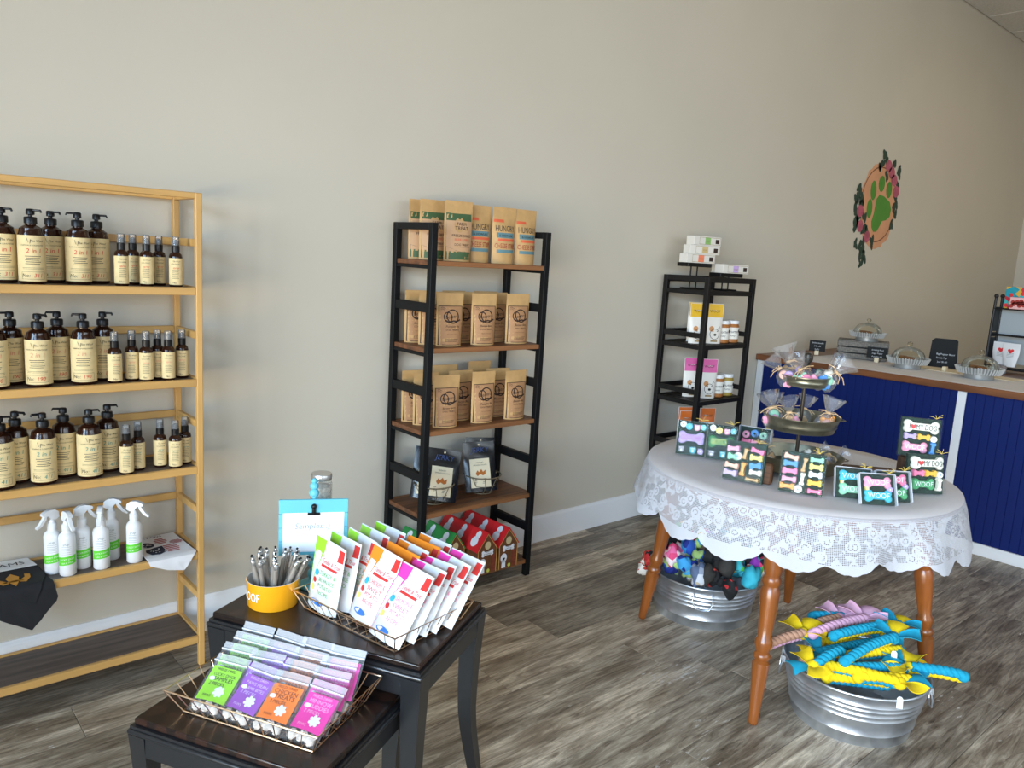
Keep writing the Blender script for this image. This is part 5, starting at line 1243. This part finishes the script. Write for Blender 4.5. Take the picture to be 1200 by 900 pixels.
for z in GS:
    lb(MB().cbox(GX0+.028, GX1-.028, GYB-.022, GYB-.006, z+.038, z+.066, .002), 'back_rail', m_bwood, st)
    for y in (GYF+.004, GYB-.024): lb(MB().cbox(GX0+.028, GX1-.028, y, y+.02, z-.026, z, .002), 'shelf_rail', m_bwood, st)
    for x in (GX0+.003, GX1-.023): lb(MB().cbox(x, x+.02, GYF+.028, GYB-.028, z-.026, z, .002), 'shelf_end_rail', m_bwood, st)
    for k in range(6):
        y = GYF+.034+k*.0405; lb(MB().cbox(GX0+.024, GX1-.024, y, y+.032, z-.014, z-.0005, .0015), 'slat', m_bwood, st)
# boxed soaps on two dark easels above the top shelf
m_bx = M('white soap box', '#DDD8CE', .5); m_tanp = M('tan box print', '#9B8258', .6)
def soap_box(label, x, y, z, rz, band):
    t = thing('soap_box', label, 'box', (x, y, z), rz, 'boxed soaps above the slatted shelf'); w, d, h = .215, .062, .050
    MB().cbox(-w/2, w/2, -d/2, d/2, 0, h, .001).build('carton', m_bx, t)
    F = lambda u, v: (u, -d/2-.0006, v)
    D2().frame(-w/2+.040, w/2-.006, .005, h-.005, .0018).build('border_print', m_tanp, t, F)
    D2().rect(-.022, .022, .006, h-.006).build('colour_band', band, t, F)
    D2().rect(.062, .092, .012, h-.014).build('picture_print', m_brown, t, F)
    D2().text('SOAP', 0, .019, h=.009).build('lettering', m_tanp, t, lambda u, v: (u, -d/2-.0012, v))
    return t
B_ = {k: M('soap '+k, c, .5) for k, c in dict(coral='#F08560', lilac='#C6A9DC', green='#8DBB6A', tan='#CBB27C', pink='#D9A8B0').items()}
def easel(label, x, y, h):
    t = thing('display_easel', label, 'stand', (x, y, GS[0]+.0005), R(-8))
    MB().cbox(-.095, .095, -.045, .045, h-.022, h, .003).build('platform', m_bwood, t)
    for sx in (-.025, .025): MB().tube([(sx, 0, 0), (sx, 0, h-.02)], .004, 8).build('rod', m_bwood, t)
    MB().cbox(-.06, .06, -.04, .04, 0, .008, .002).build('foot', m_bwood, t)
e1 = easel('taller dark display easel holding soap boxes on the slatted shelf', 3.735, 2.715, .148); e2 = easel('shorter dark display easel holding soap boxes on the slatted shelf', 3.945, 2.640, .100)
z1 = GS[0]+.1487; z2 = GS[0]+.1007
soap_box('soap box with a coral band at the bottom of the taller stack', 3.735, 2.700, z1, R(-10), B_['coral'])
soap_box('soap box with a tan band in the middle of the taller stack', 3.775, 2.705, z1+.0505, R(-14), B_['tan'])
soap_box('soap box with a green band on top of the taller stack', 3.790, 2.705, z1+.101, R(-8), B_['green'])
soap_box('soap box with a lilac band in front on the shorter easel', 3.955, 2.612, z2, R(-8), B_['lilac'])
soap_box('soap box with a pink band behind on the shorter easel', 4.030, 2.685, z2, R(-10), B_['pink'])
# pouches and jars
m_yel = M('yellow pouch top', '#E3B21C', .4); m_pch = M('white pouch', '#E6E1D8', .4); m_pnk = M('pink pouch top', '#D8609F', .4); m_ora = M('orange pouch top', '#D96A1E', .4)
def face_pouch(label, x, y, z, rz, topm, h=.228, w=.104):
    P = Pouch(w, h, .045); t = thing('treat_pouch', label, 'treat bag', (x, y, z), rz)
    P.body('pouch', m_pch, t)
    P.panel('top_panel', topm, t, -w/2+.003, w/2-.003, h*.66, h-.002)
    d = D2().line([(.002+.028*cos(a*2*pi/20), .055+.030*sin(a*2*pi/20)) for a in range(20)], .0026, True); d.line([(.02, .085), (.03, .10), (.036, .088)], .0024); d.build('dog_outline', m_blk, t, P.on(.001))
    d = D2().ell(.004, .052, .009, .007); d.ell(-.010, .072, .003).ell(.016, .072, .003); d.build('dog_face', m_blk, t, P.on(.0012))
    D2().ell(-.018, .085, .014, .016).build('ear_patch', M('tan patch', '#C98F5A', .6), t, P.on(.0011))
    D2().text('WOOF', 0, h*.78, w=w*.6).build('brand_lettering', m_brown, t, P.on(.0012))
    D2().rect(-.02, .02, .010, .020, 4, 1).build('footer_band', m_tanp, t, P.on(.001))
face_pouch('white pouch with yellow top and cartoon face at the shelf post', 3.712, 2.640, GS[1]+.0005, R(-25), m_yel)
face_pouch('white pouch with yellow top behind the front post', 3.800, 2.720, GS[1]+.0005, R(-20), m_yel)
face_pouch('white pouch with yellow top standing beside the nut butter jars', 3.828, 2.610, GS[1]+.0005, R(-32), m_yel)
face_pouch('white pouch with pink top in front of another on lower shelf', 3.826, 2.610, GS[2]+.0005, R(-30), m_pnk)
face_pouch('white pouch with pink top set further back on lower shelf', 3.770, 2.690, GS[2]+.0005, R(-22), m_pnk)
for i, (x, y) in enumerate(((3.706, 2.640), (3.800, 2.720), (3.900, 2.640))):
    face_pouch('white pouch with orange top, %s of three behind the cookie boxes' % ['leftmost', 'middle', 'rightmost'][i], x, y, GS[3]+.0005, R(-25), m_ora, .245, .105)
m_nut = M('peanut butter', '#A86A32', .35); m_jarl = M('jar label', '#E8E4DA', .5)
def butter_jar(label, x, y, z, cm):
    t = thing('butter_jar', label, 'jar', (x, y, z), R(-35), 'nut butter jars on the slatted shelf'); r = .036; t.scale = (1.28, 1.28, 1.14)
    MB().lathe([(.001, 0), (.032, 0), (r, .004), (r, .086), (.032, .094), (.031, .098)], 24).build('glass', cm, t)
    l_ = D2().rect(-.075, .075, .020, .080, 24, 1).build('label', m_jarl, t, cyl(r+.0006))
    D2().text('butter', .002, .052, h=.014, slant=.2).text('nutty', -.004, .034, h=.009).build('lettering', m_blk, l_, cyl(r+.0012))
    D2().ell(.034, .062, .009).build('picture_print', m_brown, l_, cyl(r+.0012))
    MB().lathe([(.0325, .097), (.0335, .098), (.0335, .113), (.032, .115), (.001, .115)], 24).build('lid', m_wpl, t)
m_gg = M('greenish nut butter', '#A58A3C', .35)
butter_jar('nut butter jar nearer the pouches on the upper slatted shelf', 3.928, 2.622, GS[1]+.0005, m_nut)
butter_jar('nut butter jar nearer the post on the upper slatted shelf', 4.026, 2.622, GS[1]+.0005, m_nut)
butter_jar('nut butter jar nearer the pink pouch on the lower slatted shelf', 3.928, 2.622, GS[2]+.0005, m_nut)
butter_jar('greenish nut butter jar by the post on the lower slatted shelf', 4.026, 2.622, GS[2]+.0005, m_gg)

# ---------------------------------------------------------------- blue counter
m_blue_ = M('navy blue beadboard paint', '#10225F', .55, spec=.15); m_ctop = M('brown counter wood', '#7A4A2A', .35, noise_=(10, .35), stretch=(4, .4, 4))
CX0 = 4.752; CTZ = .940
ct = thing('counter', 'long navy blue beadboard sales counter with white trim reaching from the wall', 'counter', (5.3, 1.0, 0))
lb(MB().cbox(CX0+.020, 5.93, -1.7, WY-.004, 0, CTZ-.041, 0), 'carcass', m_blue_, ct)
BW = .0455; y = WY-.05; proto_b = None
while y > -1.2:
    if proto_b is None:
        proto_b = MB().cbox(0, .012, -BW+.0003, -.0003, .066, CTZ-.041, .0022).build('panel', m_blue_, ct); o = proto_b
    else: o = proto_b.copy(); col.objects.link(o)
    o.matrix_parent_inverse = Matrix.Translation(-ct.location); o.location = (CX0+.008, y, 0); y -= BW
for yy in (WY-.004, 1.590, .32, -.95): lb(MB().cbox(CX0, CX0+.02, yy-.045, yy, .066, CTZ-.041, .0015), 'trim_post', m_white, ct)
lb(MB().cbox(CX0-.004, CX0+.02, -1.7, WY-.004, 0, .066, .002), 'kick_board', m_white, ct)
wt = MB().cbox(CX0-.022, 5.97, -1.7, WY-.003, CTZ-.040, CTZ, .003).build('worktop', m_ctop)
tag(wt, 'brown wooden counter top along the blue counter', 'worktop')
m_run = M('white paper runner', '#DCD6D2', .8, noise_=(40, .05)); m_cream2 = M('cream wood', '#E3D2B0', .6)
rn = MB().cbox(CX0-.005, 5.42, -1.65, 2.62, CTZ+.0003, CTZ+.0018, 0).build('table_runner', m_run); tag(rn, 'white paper runner laid along the counter top', 'runner')
ZC = CTZ+.0021
def placemat(label, x, y, rz, w, d):
    o = MB().cbox(-w/2, w/2, -d/2, d/2, 0, .004, .001).build('cutting_board', m_cream2, None, loc=(x, y, ZC)); o.rotation_euler = (0, 0, rz); tag(o, label, 'board')
placemat('thin cream wooden board under the middle chalkboard', 5.30, 1.90, R(4), .20, .26)
placemat('thin cream wooden board behind the nearest cake stand', 5.30, 1.60, R(-6), .16, .30)
# cake stands with glass domes
m_dome = film('dome glass', (.97, .95, .88), .0, .03, .8); m_tin = M('galvanized tin', (.50, .53, .54), .34, metal=.8); m_cake = M('brown treats', '#7B5230', .7, noise_=(40, .3))
m_rib = M('pale fluted tin', (.66, .68, .68), .35, metal=.5)
def cake_stand(label, x, y, z, s=1.0):
    t = thing('cake_stand', label, 'cake stand', (x, y, z)); t.scale = (s, s, s)
    MB().lathe([(.001, 0), (.078, 0), (.080, .004), (.074, .030), (.076, .034), (.105, .036), (.105, .042), (.001, .042)], 40).build('base', m_tin, t)
    b = MB(); n = 64
    for k, (r_, z_) in enumerate(((.104, .030), (.114, .046), (.121, .064))): b.v += [((r_-.004)*cos(2*pi*i/n), (r_-.004)*sin(2*pi*i/n), z_) for i in range(n)]
    for k, (r_, z_) in enumerate(((.1205, .0645), (.112, .046), (.102, .0425))): b.v += [((r_-.004)*cos(2*pi*i/n), (r_-.004)*sin(2*pi*i/n), z_) for i in range(n)]
    b.f = [(k*n+i, k*n+(i+1) % n, (k+1)*n+(i+1) % n, (k+1)*n+i) for k in range(5) for i in range(n)]
    b.build('tray_wall', m_tin, t, 12)
    rb2 = MB()
    for k in range(46): a = 2*pi*k/46; rb2.bar((.110*cos(a), .110*sin(a), .030), (.127*cos(a), .127*sin(a), .068), .0075, .007, .002)
    rb2.build('fluted_rib', m_rib, t)
    for k in range(5): MB().lathe([(.001, 0), (.026, 0), (.028, .008), (.022, .014), (.001, .015)], 14, Matrix.Translation((.036*cos(k*1.26) if k < 4 else 0, .036*sin(k*1.26) if k < 4 else 0, .043+(.015 if k == 4 else .0)+.016*(k % 2)))).build('treat', m_cake, t)
    dm = MB().lathe([(.098, .044), (.099, .060), (.094, .084), (.080, .108), (.058, .124), (.030, .133), (.010, .136)], 36, caps=False).build('dome', m_dome, t)
    MB().lathe([(.009, .135), (.008, .141), (.015, .147), (.0175, .155), (.014, .163), (.006, .167), (.001, .168)], 16).build('knob', m_dome, dm)
cake_stand('galvanized cake stand with a glass dome, closest to the camera', 5.125, 1.618, ZC, 1.02)
cake_stand('galvanized cake stand with a glass dome in the middle of the counter', 5.150, 2.040, ZC, 1.0)
# grey crate carrying the third stand
m_crate = M('weathered grey wood', '#77726B', .75, noise_=(16, .4), stretch=(6, .5, 6))
CRC = (5.345, 2.425, ZC)
t = thing('crate', 'weathered grey slatted wooden crate turned over near the wall', 'crate', CRC, R(-66))
for k in range(3):
    for s_ in (-1, 1): MB().cbox(-.155, .155, s_*.095-.006, s_*.095+.006, .004+k*.040, .036+k*.040, .0015).build('slat', m_crate, t)
    for s_ in (-1, 1): MB().cbox(s_*.155-.006, s_*.155+.006, -.088, .088, .004+k*.040, .036+k*.040, .0015).build('end_slat', m_crate, t)
for sx in (-1, 1):
    for sy in (-1, 1): MB().cbox(sx*.140-.010, sx*.140+.010, sy*.080-.010, sy*.080+.010, 0, .114, .0015).build('corner_post', m_crate, t)
for k in range(4): MB().cbox(-.161, .161, -.100+k*.0505, -.100+k*.0505+.048, .1165, .124, .0015).build('top_slat', m_crate, t)
cake_stand('galvanized cake stand with a glass dome raised on the grey crate', 5.330, 2.400, ZC+.1245, .92)
# chalkboard cards in cream wood holders
m_slate = M('chalkboard black', (.008, .009, .010), .6, spec=.2); m_chalk = M('white chalk', '#C9CDD2', .8)
def chalk_card(label, x, y, rz, w, h, lines, z=0):
    t = thing('chalk_card', label, 'sign', (x, y, ZC+z), rz)
    MB().cbox(-.014, .014, -.014, .014, 0, .030, .001).build('holder', m_cream2, t)
    c_ = MB().cbox(-w/2, w/2, -.0025, .0025, .026, .026+h, .0008).build('card', m_slate, t)
    d = D2()
    for i_, l in enumerate(lines): d.text(l, 0, .026+h-.022-i_*.022, h=.0095, slant=.15)
    d.build('lettering', m_chalk, c_, lambda u, v: (u, -.0031, v))
chalk_card('small chalkboard card in a wood holder at the crate corner', 5.235, 2.275, R(-66), .125, .072, ['Amazing Paws', 'Sugar Puppy', 'Pumpkin $3'])
chalk_card('small chalkboard card in a wood holder behind the tiered tray finial', 5.165, 2.660, R(-64), .105, .075, ['Snickerdoodle', '2 for $5', 'by Ty'])
t = thing('chalkboard_stand', 'black chalkboard stand with handwritten lines and a leaning frame', 'sign', (5.475, 1.950, ZC), R(-72))
b = MB(); b.prism([(-.085, 0), (.085, 0), (.072, .175), (.060, .185), (-.062, .185), (-.080, .170)], lambda x, z: (x, -.004+z*.22, z), lambda x, z: (x, .006+z*.22, z)); b.build('board', m_slate, t, 25)
MB().bar((-.050, .10, .002), (-.050, .045, .165), .012, .006).build('strut', m_slate, t); MB().bar((.050, .10, .002), (.050, .045, .165), .012, .006).build('strut', m_slate, t)
d = D2().text('Big Pupper Romi', .010, .080, w=.105).text('Simply Pay', -.010, .056, h=.0105).text('Just $1.00', -.004, .030, h=.0105); d.build('lettering', m_chalk, t, lambda u, v: (u, -.0046+v*.22, v))
o = MB().cbox(-.016, .016, -.012, .012, 0, .026, .001).build('wood_peg', m_cream2, None, loc=(5.245, 1.850, ZC+.0045)); tag(o, 'small cream wooden peg in front of the black chalkboard', 'wood block')

# ---------------------------------------------------------------- wire rack with goods at the counter end
RX, RY = 5.80, 1.770
t = thing('wire_rack', 'black wrought iron counter rack with shelves at the picture edge', 'rack', (RX, RY, CTZ+.0005)); 
m_iron = M('black iron', (.010, .010, .011), .5, metal=.3)
for yy in (0, -.62):
    for x0, x1 in ((.03, .03), (-.10, -.14)):
        MB().tube([(x0, yy, 0), (x0, yy, .30), (x0*.9, yy, .475)], .0085, 8).build('upright', m_iron, t)
        MB().ball((x0*.9, yy, .485), .014, 10, 6).build('finial', m_iron, t)
    for z in (.03, .225, .245, .41): MB().tube([(-.10, yy, z), (.03, yy, z)], .005, 6).build('crossbar', m_iron, t)
    MB().cbox(-.092, .022, yy-.002, yy+.002, .06, .215, .0005).build('side_panel', m_iron, t); MB().cbox(-.092, .022, yy-.002, yy+.002, .255, .40, .0005).build('side_panel', m_iron, t)
    for sg in (-1, 1):
        MB().tube([(-.035+sg*(.004+.030*sin(k*.5)*(1-k/14)), yy-.002, .228+.010*cos(k*.5)+.004) for k in range(12)], .003, 5).build('scroll', m_iron, t)
for z in (.405, .235, .02):
    for k in range(5): MB().tube([(-.10+k*.0325, 0, z), (-.10+k*.0325, -.62, z)], .004, 6).build('shelf_wire', m_iron, t)
MB().cbox(.036, .040, -.63, .01, .05, .47, .0005).build('back_panel', M('pale grey panel', '#A6ADB0', .7), t)
RB_ = Vector((RX, RY, CTZ+.0005))
def toy_box(label, y, z, w, h, base, accent, dx):
    t = thing('toy_pack', label, 'toy pack', RB_+Vector((-.030+dx, y, z)), R(-90))
    MB().cbox(-w/2, w/2, -.03, .03, 0, h, .002).build('carton', base, t)
    d = D2()
    for k in range(9): d.ell(-w/2+.012+(w-.024)*((k*37) % 10)/10, .02+(h-.04)*((k*53) % 9)/9, .013)
    d.build('print', accent, t, lambda u, v: (u, -.0306, v)); return t
toy_box('teal toy pack with red print standing on the rack top shelf', -.16, .41, .24, .14, patt('teal gradient card', ['#1F8FA0', '#3FB0B4', '#C9A23A', '#B83040'], 30), m_hred, 0)
toy_box('pale pink toy pack lying in front on rack top shelf', -.14, .41, .10, .075, M('pale pink card', '#DFA9A8', .6), m_dred, -.066)
m_pk = M('white pack', '#D9DADC', .5)
for i in range(2):
    P = Pouch(.10, .15, .02, wb=.7); t = thing('hanging_pouch', 'x', 'pouch', RB_+Vector((-.120-.028*i, -.085-.065*i, .045)), R(-95))
    P.body('pouch', m_pk, t); D2().poly([(p[0], .10+p[1]) for p in heart(.018)]).build('heart_print', m_hred, t, P.on(.001)); 
    d = D2()
    for k in range(4): d.rect(-.02, .02, .06+k*.008, .063+k*.008)
    d.build('fine_print', m_grey, t, P.on(.001))
    t['label'] = ['white pouch with a red heart nearest the rack corner', 'white pouch with a red heart cut by the picture edge'][i]; t['group'] = 'white heart pouches on the iron rack'
t = thing('comb_brush', 'round silver bristle brush lying under the rack pouches', 'brush', RB_+Vector((-.17, -.10, 0)), R(20))
MB().lathe([(.001, .02), (.045, .022), (.048, .034), (.040, .050), (.001, .056)], 24).build('pad', M('grey pad', '#8B7F7A', .6, noise_=(80, .5)), t)
for k in range(12): a = k*2*pi/12; MB().tube([(.040*cos(a), .040*sin(a), .022), (.042*cos(a), .042*sin(a), .0)], .0022, 5).build('bristle', m_tin, t)

# ---------------------------------------------------------------- painted paw mural on the wall
m_mo = M('peach mural paint', '#D59A72', .6, noise_=(6, .10)); m_mg = M('leaf green mural paint', '#4B8A2B', .6, noise_=(8, .12)); m_ml = M('dark leaf mural paint', '#1E3A2C', .6); m_mp = M('rose mural paint', '#B4546A', .6, noise_=(20, .3)); m_mr = M('brown mural paint', '#7A4A30', .6)
mu_ = thing('paw_mural', 'painted green paw print in a peach oval with flowers on the wall', 'mural', (6.25, WY, 2.05))
def wallp(e): return lambda x, z: (x-6.25, -.0006-e, z-2.05)
rr = random.Random(2)
D2().poly([((.315+.015*sin(a*7*.262)+rr.uniform(-.008, .008))*cos(a*2*pi/48)+6.265, (.335+rr.uniform(-.010, .010))*sin(a*2*pi/48)+2.055) for a in range(48)]).build('oval', m_mo, mu_, wallp(0))
D2().line([(6.262+.300*cos(a*2*pi/48), 2.062+.285*sin(a*2*pi/48)) for a in range(48)], .010, True).build('ring', m_mr, mu_, wallp(.0006))
D2().poly([(6.255, 2.14), (6.338, 2.133), (6.45, 2.099), (6.49, 2.045), (6.481, 1.985), (6.421, 1.954), (6.356, 1.942), (6.317, 1.89), (6.28, 1.854), (6.222, 1.851), (6.187, 1.881), (6.173, 1.927), (6.195, 1.987), (6.204, 2.045), (6.213, 2.104)]).build('pad', m_mg, mu_, wallp(.0010))
for cx, cz, a, b_ in ((6.115, 2.021, .046, .073), (6.144, 2.161, .048, .074), (6.270, 2.223, .054, .062), (6.408, 2.190, .050, .064)):
    D2().ell(cx, cz, a, b_, 20, .12).build('toe', m_mg, mu_, wallp(.0010))
LV = [(5.918, 2.15), (5.899, 2.087), (5.971, 2.094), (5.887, 2.041), (5.972, 2.048), (5.889, 1.991), (5.907, 1.925), (5.963, 1.946), (6.034, 1.963), (5.924, 1.863), (6.06, 1.873), (5.955, 1.751), (6.034, 1.738), (6.083, 1.747), (6.096, 1.701), (6.055, 1.664), (6.115, 1.661), (6.106, 1.619), (6.217, 1.777), (6.117, 1.853),
      (6.248, 2.453), (6.289, 2.424), (6.226, 2.37), (6.194, 2.344), (6.327, 2.301), (6.425, 2.382), (6.534, 2.347), (6.559, 2.315), (6.54, 2.241), (6.551, 2.206), (6.529, 2.145), (6.571, 2.1), (6.545, 2.05), (6.573, 2.004), (6.523, 1.94)]
for i, (x, z) in enumerate(LV):
    for k in range(2 if i % 2 else 3):
        D2().ell(x+rr.uniform(-.03, .03)*(k > 0), z+rr.uniform(-.03, .03)*(k > 0), .044 if i < 20 else .036, .020, 10, rr.uniform(.6, 2.6)).build('leaf', m_ml, mu_, wallp(.0014+.0003*k))
for x, z in ((6.347, 2.367), (6.416, 2.322), (6.475, 2.27), (5.963, 1.991), (5.994, 1.88), (6.13, 1.807), (6.535, 2.187)):
    D2().ell(x, z, .056 if z > 1.9 else .046, .046, 12).build('flower', m_mp, mu_, wallp(.0026))

# added out of view: glowing ceiling panels that warm the far right wall
def ceiling_fill(label, x, y, power):
    t = thing('fill_panel', label, 'fill light', (x, y, CZ-.004))
    b = MB()
    for a in ((-.30, .30, -.30, -.27), (-.30, .30, .27, .30), (-.30, -.27, -.27, .27), (.27, .30, -.27, .27)): b.cbox(a[0], a[1], a[2], a[3], -.022, 0, .002)
    b.build('frame', m_white, t)
    m = M('warm fill diffuser', (.9, .8, .6), .5); bs = m.node_tree.nodes['Principled BSDF']; bs.inputs['Emission Color'].default_value = (1, .78, .48, 1); bs.inputs['Emission Strength'].default_value = 4
    MB().cbox(-.268, .268, -.268, .268, -.016, -.004, 0).build('diffuser', m, t)
    l = bpy.data.lights.new('warm_fill', 'AREA'); l.size = .5; l.energy = power; l.color = (1, .76, .46); o = bpy.data.objects.new('warm_fill', l); col.objects.link(o); o.location = (x, y, CZ-.03)
ceiling_fill('added warm fill panel over the counter end, out of view', 7.1, .75, 12)
ceiling_fill('added warm fill panel at the back of the shop, out of view', 8.6, -1.0, 12)
